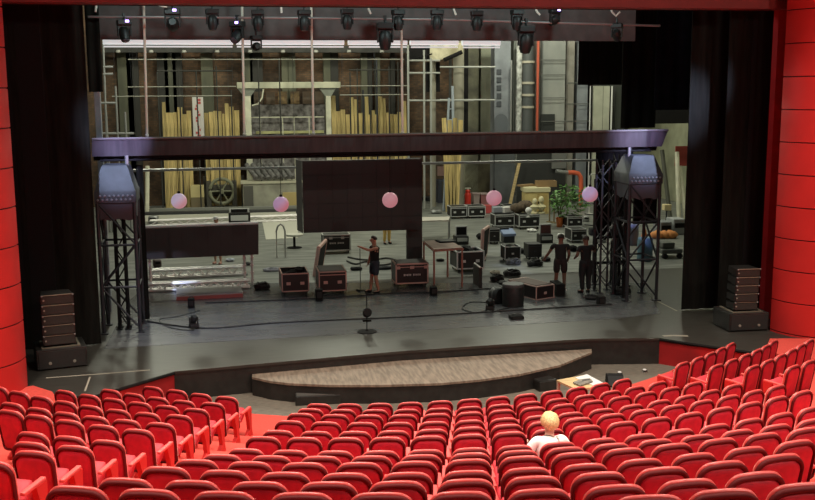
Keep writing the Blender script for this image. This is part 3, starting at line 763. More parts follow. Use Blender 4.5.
pa = P(480, 266); pb = P(486, 258); pa.z = pb.z = .06; ht = 34 * MPX(pa)
lid('tall black case lid standing upright behind the open case and table', [pa, pb + Vector((.1, .6, 0)), pb + Vector((.2, .6, ht * .86)), pa + Vector((.05, 0, ht))], 0, .09)

# far flight cases on dollies
for args in ((450.5, 467.5, 206.5, 219, 'far flight case with silver edges, left one of the joined pair'), (468, 486, 206, 218.5, 'far flight case with silver edges, right one of the joined pair'), (494.5, 515, 214.5, 228.5, 'far flight case with silver edges, in front of the brown sacks'), (518.5, 540.5, 214.5, 229.5, 'far flight case with silver edges, carrying the cream busts'), (504.5, 515.5, 205.5, 213.5, 'small far flight case half hidden behind another, left of the yellow cabinet'), (567, 583, 216.5, 228.5, 'pale-edged far flight case beside the potted plant'), (571, 587, 229, 243, 'silver-edged flight case between the plant and the man in black trousers')):
    flight_case(args[4], *args[:4], .85, .0, group='far flight cases')

# red-legged table with laptop tray
tc_ = [P(435, 291), P(461.5, 287), P(447.5, 283), P(429, 287)]
p = P(435, 291); k = MPX(p); H = (291 - 250) * k
t = thing('tall_table', 'tall narrow table with rosy metal legs and a bare wooden top', 'table', p)
def at_h(x, y): return P(x, y, H) - p
corners = [at_h(434, 249.5), at_h(463, 247.5), at_h(448, 239.5), at_h(423.5, 240.8)]
m = MB(); m.slab([tuple(c[:2]) for c in corners], H - .04, H); m.build('table_top', mat('table_wood', (.34, .22, .17), .6, var=.15, scale=4), t)
m = MB()
for a, b in zip(corners, corners[1:] + corners[:1]): m.tube(Vector((a.x, a.y, H - .05)), Vector((b.x, b.y, H - .05)), .03, 6)
m.build('rail', mat('rosy_steel', (.48, .22, .17), .5, .1), t)
for c in corners:
    m = MB(); q = Vector((c.x * .97, c.y * .97, 0)); m.tube(q + Vector((0, 0, 0.02)), q + Vector((0, 0, H - .04)), .032, 8); m.build('leg', MATS['rosy_steel'], t)
c = P(446, 241.5, H)
t = thing('laptop', 'flat black closed laptop tray lying on the tall table', 'laptop', c + Vector((0, 0, .004)), .1)
m = MB(); m.box((0, 0, .02), (.62, .55, .03), bev=.008); m.build('shell', MATTE, t); m = MB(); m.box((0, 0, .038), (.5, .42, .006)); m.build('lid_panel', BLACK, t)
# white far work table
p = P(443, 241); k = MPX(p); H = 21 * k
t = thing('work_table', 'long pale work table with thin legs left of the joined far cases', 'table', p)
c0 = [P(418, 221, H) - p, P(449, 220, H) - p, P(450, 216.5, H) - p, P(420, 217, H) - p]
m = MB(); m.slab([tuple(q[:2]) for q in c0], H - .05, H); m.build('table_top', mat('pale_top', (.50, .46, .40), .6), t)
for q in c0:
    m = MB(); m.tube((q.x * .94, q.y * .94, .0), (q.x * .94, q.y * .94, H - .05), .03, 8); m.build('leg', STEEL, t)
# equipment rack with screen
def screen_on_rack(label, x0, x1, ys0, ys1, yb, face, shell, rname, grp=None):
    c, w, h = px_size(x0, x1, ys0, yb); hs = (ys1 - ys0) * MPX(c)
    t = thing(rname, label, 'equipment', c + Vector((0, .3, 0)), .0, grp)
    hb = h - hs
    m = MB(); m.box((0, 0, hb / 2 + .005), (w, .55, hb), bev=.015); m.build('rack_body', BLACK, t)
    m = MB(); m.box((0, -.285, hb * .62), (w * .8, .02, hb * .42)); m.build('front_panel', shell, t)
    m = MB(); m.box((0, -.05, hb + hs / 2), (w * .92, .10, hs), bev=.01); s = m.build('monitor', shell, t)
    m = MB(); m.box((0, -.105, hb + hs / 2), (w * .76, .015, hs * .78)); m.build('screen', face, s)
    return t
screen_on_rack('grey rack with an upright black monitor on top, left of the open case lid', 456, 469, 226.5, 236.5, 245, MATTE, mat('pale_shell', (.50, .50, .48), .5), 'equipment_rack')
screen_on_rack('white-framed reddish monitor standing on a white rack in mid-stage', 540.5, 553.5, 224.5, 235, 243.5, mat('reddish_screen', (.14, .045, .04), .4), MATS['pale_shell'], 'equipment_rack')
flight_case('small dark flight case with pale label beside the open case lid', 489, 500, 229, 244.5, .6, 0, STEEL, None, group='small cases mid-stage', plates=1)
flight_case('open-topped dark case heaped with cable in mid-stage', 504.5, 521, 246.5, 262, .6, 0, SILVER, None, True, group='small cases mid-stage', plates=1, contents=mat('cable_heap_grey', (.10, .095, .09), .7))
flight_case('dark upright case behind a cable heap near the man with his arm out', 528, 542, 244, 260, .6, 0, DARKSTEEL, None, group='small cases mid-stage', plates=1)
# blue covered gear
c, w, h = px_size(503, 516.5, 229.5, 243)
t = thing('mixing_desk', 'small equipment desk under a pale blue cover', 'mixing desk', c + Vector((0, .3, 0)))
m = MB(); m.box((0, 0, h * .3), (w * .8, .5, h * .6)); m.build('stand', DARKSTEEL, t)
m = MB(); m.box((0, 0, h * .72), (w, .62, h * .22), (math.radians(14), 0, 0), .02); m.build('cover', mat('blue_cover', (.20, .26, .42), .6), t)
m = MB(); m.box((-.1, .2, h * .93), (w * .7, .06, h * .22), (.2, 0, 0)); m.build('meter_bridge', BLACK, t)
# round drum bags
def drum_bag(label, x0, x1, y0, y1, lying):
    c, w, h = px_size(x0, x1, y0, y1); t = thing('drum_bag', label, 'bag', c + Vector((0, w / 2, 0)), 0, 'black drum bags')
    R = w / 2; m = MB()
    if lying:
        R = h / 2; m.lathe([(R * .9, -.16), (R, -.12), (R, .12), (R * .9, .16)], 22, Matrix.Translation((0, 0, R + .004)) @ Matrix.Rotation(.5, 4, 'Z') @ Matrix.Rotation(PI / 2, 4, 'X'))
    else: m.lathe([(R * .97, .0), (R, .03), (R, h - .28), (R * .98, h - .26), (R * .96, h - .24)], 24)
    autosmooth(m.build('bag_body', mat('nylon_black', (.014, .014, .014), .5, var=.3, scale=9, bump=.3), t), 40)
    m = MB()
    if lying: m.lathe([(R * 1.01, -.03), (R * 1.02, 0), (R * 1.01, .03)], 22, Matrix.Translation((0, 0, R + .004)) @ Matrix.Rotation(.5, 4, 'Z') @ Matrix.Rotation(PI / 2, 4, 'X'))
    else: m.lathe([(R * 1.0, h - .26), (R * 1.02, h - .20), (R * .98, h - .17), (R * .4, h - .15)], 24)
    m.build('zip_band', mat('nylon_grey', (.075, .075, .075), .55), t)
drum_bag('round black drum bag standing on its rim, left of the big drum bag', 493, 505, 288, 304.5, True)
drum_bag('big cylindrical black drum bag with grey lid near the stage front', 505, 527, 279, 308, False)
# black cube by the rosy case
c, w, h = px_size(550, 558, 285, 298); m = MB(); m.box((0, 0, h / 2), (w * 1.1, .7, h), bev=.02)
o = m.build('black_box', MATTE); o.location = c + Vector((.25, .45, 0)); tag(o, 'plain black box tight against the rosy-trimmed case by the two men', 'box')
# small free-standing LED module
pa = P(473, 283); pb = P(479, 288); hm = 20 * MPX(pa)
t = thing('led_module', 'small upright black LED module with a bright top edge below the open case', 'LED module', (0, 0, 0))
m = MB(); q = (pb - pa); nn = Vector((-q.y, q.x, 0)).normalized() * .1
m.loops([[pa, pb, pb + nn, pa + nn], [v + Vector((0, 0, hm)) for v in (pa, pb, pb + nn, pa + nn)]]); m.build('module_body', LED, t)
m = MB(); m.tube(pa + nn * .5 + Vector((0, 0, hm)), pb + nn * .5 + Vector((0, 0, hm)), .03, 6); m.build('top_edge', SILVER, t)

# big hanging screen with its return and a long strip
Y = 33.; a = Q(304, 233, Y); b = Q(420.5, 229.5, Y); za = a.z; zt = Q(350, 160, Y).z
t = thing('hanging_screen', 'big dark LED screen hanging under the middle of the long truss', 'screen')
m = MB(); m.loops([[(a.x, Y, za), (b.x, Y, b.z), (b.x, Y + .18, b.z), (a.x, Y + .18, za)], [(a.x, Y, zt), (b.x, Y, zt), (b.x, Y + .18, zt), (a.x, Y + .18, zt)]]); m.build('screen_face', LED, t)
r_ = Q(297.5, 228, Y + .9)
m = MB(); m.loops([[(a.x - .03, Y, za), (a.x - .03, Y + .14, za), (r_.x, Y + .9, za), (r_.x - .02, Y + .8, za)], [(a.x - .03, Y, zt), (a.x - .03, Y + .14, zt), (r_.x, Y + .9, zt), (r_.x - .02, Y + .8, zt)]]); m.build('return_panel', mat('screen_edge_grey', (.10, .095, .09), .6), t)
n = 8
m = MB()
for i in range(1, n): x = a.x + (b.x - a.x) * i / n; m.box((x, Y - .004, (za + zt) / 2), (.012, .012, zt - za))
for i in range(1, 5): m.box(((a.x + b.x) / 2, Y - .004, za + (zt - za) * i / 5), (b.x - a.x, .012, .012))
m.build('module_seams', mat('led_seam', (.026, .019, .018), .7), t)
sx0, sx1 = Q(406.5, 240, Y + .4).x, Q(421.8, 240, Y + .4).x
m = MB(); m.box(((sx0 + sx1) / 2, Y + .4, zt / 2 + .02), (sx1 - sx0, .16, zt - .04))
o = tag(m.build('led_column', LED), 'narrow dark LED column behind the right edge of the hanging screen', 'screen')

# low video wall on a ground frame
Y = 31.9; a = Q(143, 259.5, Y); b = Q(258.5, 254.5, Y); c1 = Q(143, 229, Y); d1 = Q(258.5, 224.8, Y)
t = thing('video_wall', 'low wide dark LED wall standing on silver posts left of centre', 'screen')
m = MB(); m.loops([[a, b, (b.x, Y + .16, b.z), (a.x, Y + .16, a.z)], [c1, d1, (d1.x, Y + .16, d1.z), (c1.x, Y + .16, c1.z)]]); m.build('screen_face', LED, t)
m = MB()
for i in range(1, 9):
    f = i / 9; p0, p1 = a.lerp(b, f), c1.lerp(d1, f); m.box(((p0.x + p1.x) / 2, Y - .003, (p0.z + p1.z) / 2), (.012, .012, p1.z - p0.z))
m.build('module_seams', mat('led_seam', (.026, .019, .018), .7), t)
m = MB(); m.tube(c1 + Vector((0, .08, .05)), d1 + Vector((0, .08, .05)), .045, 8); m.build('top_rail', mat('white_rail', (.85, .82, .80), .5), t)
for xx in (150, 245, 252.5):
    q = P(xx, 291); m = MB(); m.tube((Q(xx, 280, Y).x, Y + .24, .02), (Q(xx, 280, Y).x, Y + .24, c1.z - .1), .04, 8)
    for k in range(5): m.box((Q(xx, 280, Y).x, Y + .24, .2 + .24 * k), (.12, .1, .05))
    m.build('post', mat('rosy_silver', (.62, .54, .52), .45, .25), t)
def flat_truss(label, x0, y0, x1, y1, s=.3, z=0., nb=14, group='silver truss lengths under the low video wall'):
    A = P(x0, y0, z); B = P(x1, y1, z); t = thing('truss_length', label, 'truss', (0, 0, 0), 0, group)
    ch = [Vector((0, 0, .05 + z)), Vector((0, s, .05 + z)), Vector((0, 0, s + z)), Vector((0, s, s + z))]
    A.z = B.z = 0
    for v in ch: m = MB(); m.tube(A + v, B + v, .04, 8); m.build('chord', ALU, t)
    m = MB()
    for i in range(nb):
        f0, f1 = i / nb, (i + 1) / nb
        for p, q in ((0, 2), (0, 1), (2, 3), (1, 3)):
            if i % 2: p, q = q, p
            m.tube(A.lerp(B, f0) + ch[p], A.lerp(B, f1) + ch[q], .018, 5)
    m.build('lacing', ALU, t)
    m = MB()
    for f in (0, .33, .66, 1): q = A.lerp(B, f); m.box((q.x, q.y + s / 2, z + .008), (.12, s, .016))
    m.build('feet', RUBBER, t)
flat_truss('silver truss length lying on the stage, front one under the low video wall', 148, 292.5, 250, 288.5, .25)
flat_truss('silver truss length lying on the stage, rear one under the low video wall', 149, 280, 246, 275.5)
flat_truss('silver truss ladder lying behind the top of the low video wall', 150, 227, 300, 221, .28, .0, 18, None)
# flat pale riser with red edge
pp = [P(176.5, 300.5), P(243, 297), P(241, 290.5), P(176.5, 293)]
t = thing('flat_riser', 'long flat pale platform panel with a red front edge in front of the trusses', 'platform')
m = MB(); m.slab([tuple(q[:2]) for q in pp], .06, .15); m.build('deck', mat('riser_pale', (.42, .39, .36), .6), t)
m = MB(); m.slab([(pp[0].x, pp[0].y), (pp[1].x, pp[1].y), (pp[1].x, pp[1].y - .04), (pp[0].x, pp[0].y - .04)], .0, .11); m.build('red_edge', mat('riser_red', (.42, .10, .08), .6), t)

# floor lamps and small gear
def floor_lamp(label, x, y, s=1., pan=0., tilt=.6):
    return moving_head('floor_spotlight', label, P(x, y), pan, tilt, s, False, 'small spotlights on the stage floor')
t = floor_lamp('small moving spotlight on the floor right of the left tower', 194, 329.5, .72, .4, .7)
t = floor_lamp('small moving spotlight on the floor left of the big drum bag', 490, 312, .72, -.4, .8)
def small_box(name, label, cat, x0, x1, y0, y1, d=.25, mt=None, bev=.015, group=None):
    c, w, h = px_size(x0, x1, y0, y1); t = thing(name, label, cat, c + Vector((0, d / 2, 0)), 0, group)
    m = MB(); m.box((0, 0, h / 2 + .003), (w, d, h), bev=min(bev, h / 3)); m.build('shell', mt or MATTE, t)
    m = MB(); m.box((0, -d / 2 - .006, h * .55), (w * .7, .012, h * .5)); m.build('front_grille', BLACK, t)
    m = MB(); m.path([(-w * .3, 0, h), (-w * .28, 0, h + .05), (w * .28, 0, h + .05), (w * .3, 0, h)], .012, 6); m.build('handle', BLACK, t)
    return t
small_box('floor_monitor', 'small black floor box in front of the pale platform panel', 'monitor', 188, 194.5, 299, 308.5)
small_box('floor_monitor', 'small black floor box left of the closed rosy-trimmed case', 'monitor', 316, 323, 289.5, 301.5)
small_box('floor_monitor', 'small black floor box at the foot of the tall table', 'monitor', 431, 437.5, 287.5, 296)
small_box('floor_monitor', 'small black floor box at the foot of the lattice mast, stage right', 'monitor', 599, 606, 297, 305.5)
t = small_box('floor_pedal', 'flat black pedal lying near the stage front below the drum bags', 'pedal', 511, 524.5, 316.5, 320, .3)
small_box('white_power_strip', 'pale power strip on the floor between the black box and the men', 'power strip', 558, 567, 289.5, 291.5, .15, WHITE)
# slim stand with a lamp, centre stage
p = P(367, 332); k = MPX(p)
t = thing('lamp_stand', 'slim black stand with a round lamp at centre stage front', 'stand', p)
m = MB(); m.lathe([(.26, .004), (.26, .02), (.05, .035), (.02, .06)], 16); m.build('round_foot', MATTE, t)
m = MB(); m.tube((0, 0, .03), (0, 0, 42 * k), .014, 8); m.tube((-.18, 0, 36 * k), (.18, 0, 40 * k), .012, 6); m.build('pole', MATTE, t)
m = MB(); m.lathe([(.07, -.12), (.11, -.08), (.12, .08), (.10, .12)], 14, Matrix.Translation((.0, -.05, 20 * k)) @ Matrix.Rotation(1.2, 4, 'X')); m.box((0, -.02, 12 * k), (.22, .1, .05)); m.build('lamp_head', MATTE, t)
p = P(360.5, 291); t = thing('microphone_stand', 'thin black microphone stand at the feet of the man with raised arm', 'stand', p)
m = MB(); m.tube((0, 0, .01), (0, 0, 1.35), .012, 8); m.build('pole', MATTE, t); m = MB(); m.tube((0, 0, .02), (.25, -.02, .02), .015); m.tube((0, 0, .02), (-.12, .15, .02), .015); m.tube((0, 0, .02), (-.1, -.15, .02), .015); m.build('tripod_feet', MATTE, t)
# ladder-like trestle and stools
p = P(277, 258); p2 = P(285.5, 257.5); k = MPX(p); H = 34 * k
t = thing('trestle_frame', 'pale arched tube frame standing behind the open flight case', 'frame', p)
d = p2 - p; m = MB(); m.path([(0, 0, 0), (0, 0, H * .8), (.06, 0, H * .95), (d.x / 2, 0, H), (d.x - .06, 0, H * .95), (d.x, 0, H * .8), (d.x, 0, 0)], .035, 8); m.build('arch', mat('pale_tube', (.55, .54, .50), .5), t)
m = MB(); m.tube((0, 0, H * .4), (d.x, 0, H * .4), .02, 6); m.build('rung', MATS['pale_tube'], t)
c = P(294.5, 248); k = MPX(c)
t = thing('round_table', 'low round white-topped table left of the hanging screen', 'table', c)
m = MB(); m.lathe([(9 * k, .50), (9.2 * k, .53), (9 * k, .57)], 22); m.build('table_top', mat('cream_top', (.55, .53, .45), .6), t)
m = MB(); m.lathe([(.3, 0), (.3, .03), (.05, .06), (.05, .5)], 14); m.build('pedestal_foot', MATTE, t)
# cables
def cable(label, pts, r=.02, name='floor_cable'):
    m = MB(); w = [P(x, y) + Vector((0, 0, r + .008)) for x, y in pts]
    out = []
    for i in range(len(w) - 1):
        p0, p1, p2, p3 = w[max(i - 1, 0)], w[i], w[i + 1], w[min(i + 2, len(w) - 1)]
        for q in range(6):
            s = q / 6; out.append(.5 * ((2 * p1) + (p2 - p0) * s + (2 * p0 - 5 * p1 + 4 * p2 - p3) * s * s + (3 * p1 - p0 - 3 * p2 + p3) * s ** 3))
    out.append(w[-1]); m.path(out, r, 6)
    return tag(m.build(name, CABLE), label, 'cable', 'cables on the stage floor')
cable('long black cable crossing the dance floor near its front edge', [(146, 322), (204, 329), (270, 324), (330, 321), (408, 317.5), (500, 312), (612, 305)])
cable('long black cable crossing the dance floor below the flight cases', [(205, 303.5), (260, 301.5), (320, 299), (390, 294), (440, 292.5), (520, 287)], .018)
cable('black cable curling from the spotlight left of the drum bag', [(487, 311), (474, 313), (462, 309), (470, 303), (486, 303)], .014)
cable('black cable curling right of the spotlight near the drum bags', [(494, 312), (502, 310), (510, 308), (506, 304)], .014)
cable('thin cable looping beside the small spotlight at stage left', [(194, 331), (178, 330), (165, 326), (160, 320), (178, 317), (200, 311)], .012)
cable('black cable behind the man with the raised arm', [(347, 262), (356, 265), (366, 262.5), (380, 266), (394, 264)], .03)
cable('black cable crossing behind the closed case with grey lid', [(348, 258), (358, 260), (372, 261), (386, 259), (396, 261)], .03)
def heap(label, x, y, rx, n=9, mt=None, name='cable_coil', r=.028, hz=.3):
    c = P(x, y); m = MB(); R = rx * MPX(c); pts = []
    for i in range(n * 14):
        a = 2 * PI * i / 14; rr = R * (.45 + .5 * abs(math.sin(i * .37)))
        pts.append((rr * math.cos(a), rr * .8 * math.sin(a), r + .01 + hz * abs(math.sin(i * .061)) * (1 - rr / R * .7)))
    m.path(pts, r, 6); o = m.build(name, mt or CABLE); o.location = c; return tag(o, label, 'cable', 'coiled cables on the stage')
heap('tangled black cable heap left of the open flight case', 262, 289.5, 8, 12)
heap('black cable heap in front of the open-topped case', 497, 281, 7, 8)
heap('black cable heap behind the round drum bag', 512, 276, 9, 9)
heap('dark cable heap in front of the upright dark case', 535, 266, 8, 12)
heap('cable heap spilling from the open-topped case', 513, 264.5, 8, 10, MATS['cable_heap_grey'])
heap('pale tangled rope heap on the floor beside the LED module', 495, 274, 5, 6, mat('pale_rope', (.45, .40, .32), .8), hz=.12)
heap('pale blue-grey cable heap on the floor behind the video wall right end', 272, 271, 9, 8, mat('grey_rope', (.30, .30, .34), .8), hz=.08)
heap('dark cable heap at the foot of the lattice mast', 622, 294, 9, 9)
heap('dark cable coil on the floor right of the man in black trousers', 592, 299, 8, 7, hz=.1)

# in the pit and before the first row
c, w, h = px_size(556, 590, 376, 396, -.68)
pz = -.68; q = P(560, 398, pz)
t = thing('wooden_desk', 'light wooden desk standing before the first row of seats', 'desk', (q.x, q.y, pz))
H = .74
cr = [P(556.5, 380, pz + H) - q, P(577, 389.5, pz + H) - q, P(607.5, 385, pz + H) - q, P(587, 374.5, pz + H) - q]
m = MB(); m.slab([(v.x, v.y) for v in cr], H - .04, H); m.build('desk_top', TIMBER, t)
ce = sum((Vector((v.x, v.y, 0)) for v in cr), Vector()) / 4
for v in cr:
    w_ = Vector((v.x, v.y, 0)).lerp(ce, .08); m = MB(); m.box((w_.x, w_.y, (H - .04) / 2), (.06, .06, H - .04)); m.build('leg', mat('pale_leg', (.50, .40, .30), .6), t)
zz = pz + H
pts = [P(575, 378, zz), P(587, 374.7, zz), P(606, 384.8, zz), P(594, 386.2, zz)]
m = MB(); m.slab([tuple(v[:2]) for v in pts], zz + .001, zz + .012)
o = tag(m.build('papers', WHITE), 'white sheets of paper spread on the wooden desk', 'paper')
pts = [P(573, 384, zz), P(580, 387, zz), P(593, 383, zz), P(590, 380, zz), P(580, 381, zz)]
t = thing('open_score', 'dark open folder with grey print lying on the wooden desk', 'folder')
m = MB(); m.slab([tuple(v[:2]) for v in pts], zz + .014, zz + .04); m.build('cover_sheet', mat('dark_print', (.11, .10, .09), .6, col2=(.30, .27, .22), scale=14), t)
pts = [P(583, 383, zz), P(590, 381.5, zz), P(588, 380.6, zz), P(582, 381.8, zz)]
m = MB(); m.slab([tuple(v[:2]) for v in pts], zz + .04, zz + .05); m.build('page', MATS['cable_heap_grey'], t)
c, w, h = px_size(611.5, 628, 378.5, 388, -.68)
t = thing('wedge_monitor', 'black wedge-shaped floor monitor beside the wooden desk before the first row', 'monitor', c + Vector((0, .3, 0)), -.25)
m = MB(); m.loops([[(-w / 2, -.25, 0), (-w / 2, .3, 0), (-w / 2, .22, h * .94), (-w / 2, .02, h)], [(w / 2, -.25, 0), (w / 2, .3, 0), (w / 2, .22, h * .94), (w / 2, .02, h)]]); m.build('cabinet', MATTE, t)
m = MB(); m.loops([[(-w * .45, -.262, .03), (-w * .45, -.005, h * .96), (-w * .45, -.02, h * .97), (-w * .45, -.275, .04)], [(w * .45, -.262, .03), (w * .45, -.005, h * .96), (w * .45, -.02, h * .97), (w * .45, -.275, .04)]]); m.build('grille', RUBBER, t)
def pit_box(label, x0, x1, y0, y1, d, rz, name, top):
    c, w, h = px_size(x0, x1, y0, y1, -.68); t = thing(name, label, 'stage box', c + Vector((0, d / 2, 0)), rz)
    m = MB(); m.box((0, 0, h / 2), (w, d, h), bev=.015); m.build('shell', PLYBLACK, t)
    m = MB(); m.box((0, 0, h + .006), (w * .94, d * .9, .012)); m.build('top_panel', top, t)
pit_box('long low black box in front of the curved platform, left of centre', 296, 341, 395.5, 405, .5, -.03, 'floor_box', mat('box_top_grey', (.075, .068, .06), .6))
pit_box('black stage box against the curved platform, left of the wooden desk', 536, 557, 381, 391, .5, .25, 'floor_box', PLYBLACK)
for k, (x, y, lab) in enumerate(((619.5, 374.5, 'left'), (644.5, 372, 'right'))):
    c = P(x, y, -.68); t = thing('pit_light', 'tiny white light on the pit floor, %s one of the two' % lab, 'light', c, 0, 'tiny lights on the pit floor')
    m = MB(); m.lathe([(.05, 0), (.05, .06), (.03, .08)], 10); m.build('shell', WHITE, t); m = MB(); m.box((0, -.03, .04), (.1, .07, .03)); m.build('bracket', BLACK, t)

# scattered gear in mid-stage
for k, (x, y, w_, h_, d_, mt, lab, nm) in enumerate((
    (533.5, 232.5, 9, 3, .5, WHITE, 'crumpled white cloth bundle before the far case with the busts', 'cloth_bundle'),
    (153.5, 224, 10, 8, .4, STEEL, 'low grey rack behind the left end of the video wall', 'gear_rack'),
    (481.5, 240, 7, 6, .4, MATTE, 'dark gear lump left of the tall black case lid', 'gear_bag'),
    (523, 254, 6, 5, .4, RUBBER, 'small dark gear bag right of the open-topped cable case', 'gear_bag'),
    (548, 262, 9, 4, .5, RUBBER, 'low dark gear bag beside the upright dark case', 'gear_bag'),
    (562, 239, 6, 5, .3, WHITE, 'small pale box on the floor behind the man with one arm held out', 'pale_box'),
    (574.5, 252, 8, 6, .4, MATTE, 'dark gear bag right behind the man in dark shorts', 'gear_bag'),
    (594, 236, 7, 8, .4, RUBBER, 'dark gear case at the left foot of the right scaffold', 'gear_case'),
    (480, 262, 14, 2, .3, RUBBER, 'flat dark tool roll behind the open case with standing lid', 'tool_roll'),
    (505, 285, 9, 3, .4, RUBBER, 'flat black bag behind the big drum bag', 'gear_bag'),
    (385, 270, 18, 3, .4, RUBBER, 'flat black tool roll behind the man in the black vest', 'tool_roll'),
    (357, 271, 12, 3, .4, MATTE, 'flat black cable bag left of the man in the black vest', 'cable_bag'),
    (441, 262, 8, 2.5, .3, MATTE, 'flat black bag under the tall table', 'gear_bag'),
    (247, 266, 8, 3, .3, RUBBER, 'low black bag behind the right post of the video wall', 'gear_bag'),
    (230, 262, 9, 3, .3, mat('pale_blue_cloth', (.45, .48, .55), .7), 'pale blue cloth lump on the floor beside the person in the white cap', 'cloth_bundle'),
    (157, 268, 8, 8, .4, mat('brown_box', (.08, .05, .045), .6), 'small brown box behind the left post of the video wall', 'brown_box'),
    (430, 201, 14, 4, .6, DARKSTEEL, 'low dark metal trolley by the back wall left of the beige columns', 'metal_trolley'),
    (437, 214, 12, 4, .5, STEEL, 'low grey gear pile left of the joined far cases', 'gear_pile'),
    (587, 222, 7, 6, .4, STEEL, 'small grey case behind the pale bent pipe stand', 'gear_case'),
    (603, 243, 9, 6, .4, STEEL, 'grey gear case seen through the right lattice mast', 'gear_case'))):
    c, w, h = px_size(x - w_ / 2, x + w_ / 2, y - h_, y); rr = random.Random(k)
    m = MB(); g = bmesh.ops.create_icosphere(m.bm, subdivisions=3, radius=.5)['verts']
    sq = 5 if nm in ('gear_rack', 'pale_box', 'gear_case', 'brown_box', 'gear_case', 'metal_trolley') else 2.6
    for v in g:
        q = v.co * 2; n_ = (abs(q.x) ** sq + abs(q.y) ** sq + abs(q.z) ** sq) ** (1 / sq); q = q / n_
        if sq < 3: q *= 1 + .12 * math.sin(q.x * 5 + k) * math.cos(q.y * 6 + q.z * 4)
        v.co = Vector((q.x * w / 2, q.y * d_ / 2, max(q.z, -.97) * h / 2))
    t = thing(nm, lab, nm.replace('_', ' '), c + Vector((0, d_ / 2, h / 2 + .004)), rr.uniform(-.2, .2))
    m.build('body', mt, t, True)
    m = MB()
    if sq > 3: m.box((0, -d_ / 2 - .004, h * .12), (w * .6, .012, h * .25)); m.build('front_plate', MATTE if mt is not MATTE else STEEL, t)
    else: m.path([(-w * .2, -d_ * .3, h * .3), (-w * .12, -d_ * .32, h * .46), (w * .12, -d_ * .32, h * .46), (w * .2, -d_ * .3, h * .3)], .012, 6); m.build('strap', CABLE, t)
# ------------------------------------------------------------------ backstage
def brick_mat():
    m_ = bpy.data.materials.new('dim_brick'); m_.use_nodes = True; nt = m_.node_tree; b = nt.nodes['Principled BSDF']
    tc = nt.nodes.new('ShaderNodeTexCoord'); mp = nt.nodes.new('ShaderNodeMapping'); mp.inputs['Rotation'].default_value = (PI / 2, 0, 0)
    br = nt.nodes.new('ShaderNodeTexBrick'); br.inputs['Scale'].default_value = 2.2
    br.inputs['Color1'].default_value = (.175, .100, .058, 1); br.inputs['Color2'].default_value = (.095, .058, .036, 1); br.inputs['Mortar'].default_value = (.085, .075, .058, 1)
    n = nt.nodes.new('ShaderNodeTexNoise'); n.inputs['Scale'].default_value = .55; n.inputs['Detail'].default_value = 4
    mx = nt.nodes.new('ShaderNodeMix'); mx.data_type = 'RGBA'; mx.blend_type = 'MULTIPLY'; mx.inputs[0].default_value = .9
    rp = nt.nodes.new('ShaderNodeValToRGB'); rp.color_ramp.elements[0].position = .38; rp.color_ramp.elements[1].position = .62
    rp.color_ramp.elements[0].color = (.28, .27, .25, 1); rp.color_ramp.elements[1].color = (1.15, 1.1, 1, 1)
    nt.links.new(tc.outputs['Object'], mp.inputs[0]); nt.links.new(mp.outputs[0], br.inputs['Vector']); nt.links.new(tc.outputs['Object'], n.inputs['Vector'])
    nt.links.new(n.outputs['Fac'], rp.inputs[0]); nt.links.new(br.outputs['Color'], mx.inputs[6]); nt.links.new(rp.outputs[0], mx.inputs[7]); nt.links.new(mx.outputs[2], b.inputs['Base Color'])
    b.inputs['Roughness'].default_value = .9
    return m_
BRICK = brick_mat()
m = MB(); m.box((6, 56.6, 6.5), (36, .4, 13)); struct(m.build('wall_back', BRICK))
GREYW = mat('pale_concrete', (.36, .36, .33), .8, col2=(.24, .25, .235), scale=.8, bump=.1, stretch=(1, 1, .5))
GREYB = mat('blue_grey_concrete', (.30, .32, .34), .75, col2=(.20, .21, .23), scale=1.2)
DARKW = mat('dark_wall_paint', (.055, .055, .052), .8, var=.3, scale=1.)
OLWALL = mat('olive_wall_paint', (.30, .30, .20), .85, var=.25, scale=.8)
m = MB(); m.box((24.6, 42, 5), (.3, 29, 10)); struct(m.build('wall_stage_right', OLWALL))
m = MB(); m.box((-10.5, 42, 5), (.3, 29, 10)); struct(m.build('wall_stage_left', DARKW))
def upright(name, label, x0, x1, y0, y1, Y, d, mt, cat=None, group=None, kind=None, bev=.01, zmin=0.):
    a = Q(x0, y1, Y); b = Q(x1, y0, Y); z0 = max(zmin, min(a.z, b.z)); 
    m = MB(); m.box(((a.x + b.x) / 2, Y + d / 2, (z0 + b.z) / 2), (b.x - a.x, d, b.z - z0), bev=bev)
    o = m.build(name, mt)
    if cat: tag(o, label, cat, group)
    else: struct(o)
    return o
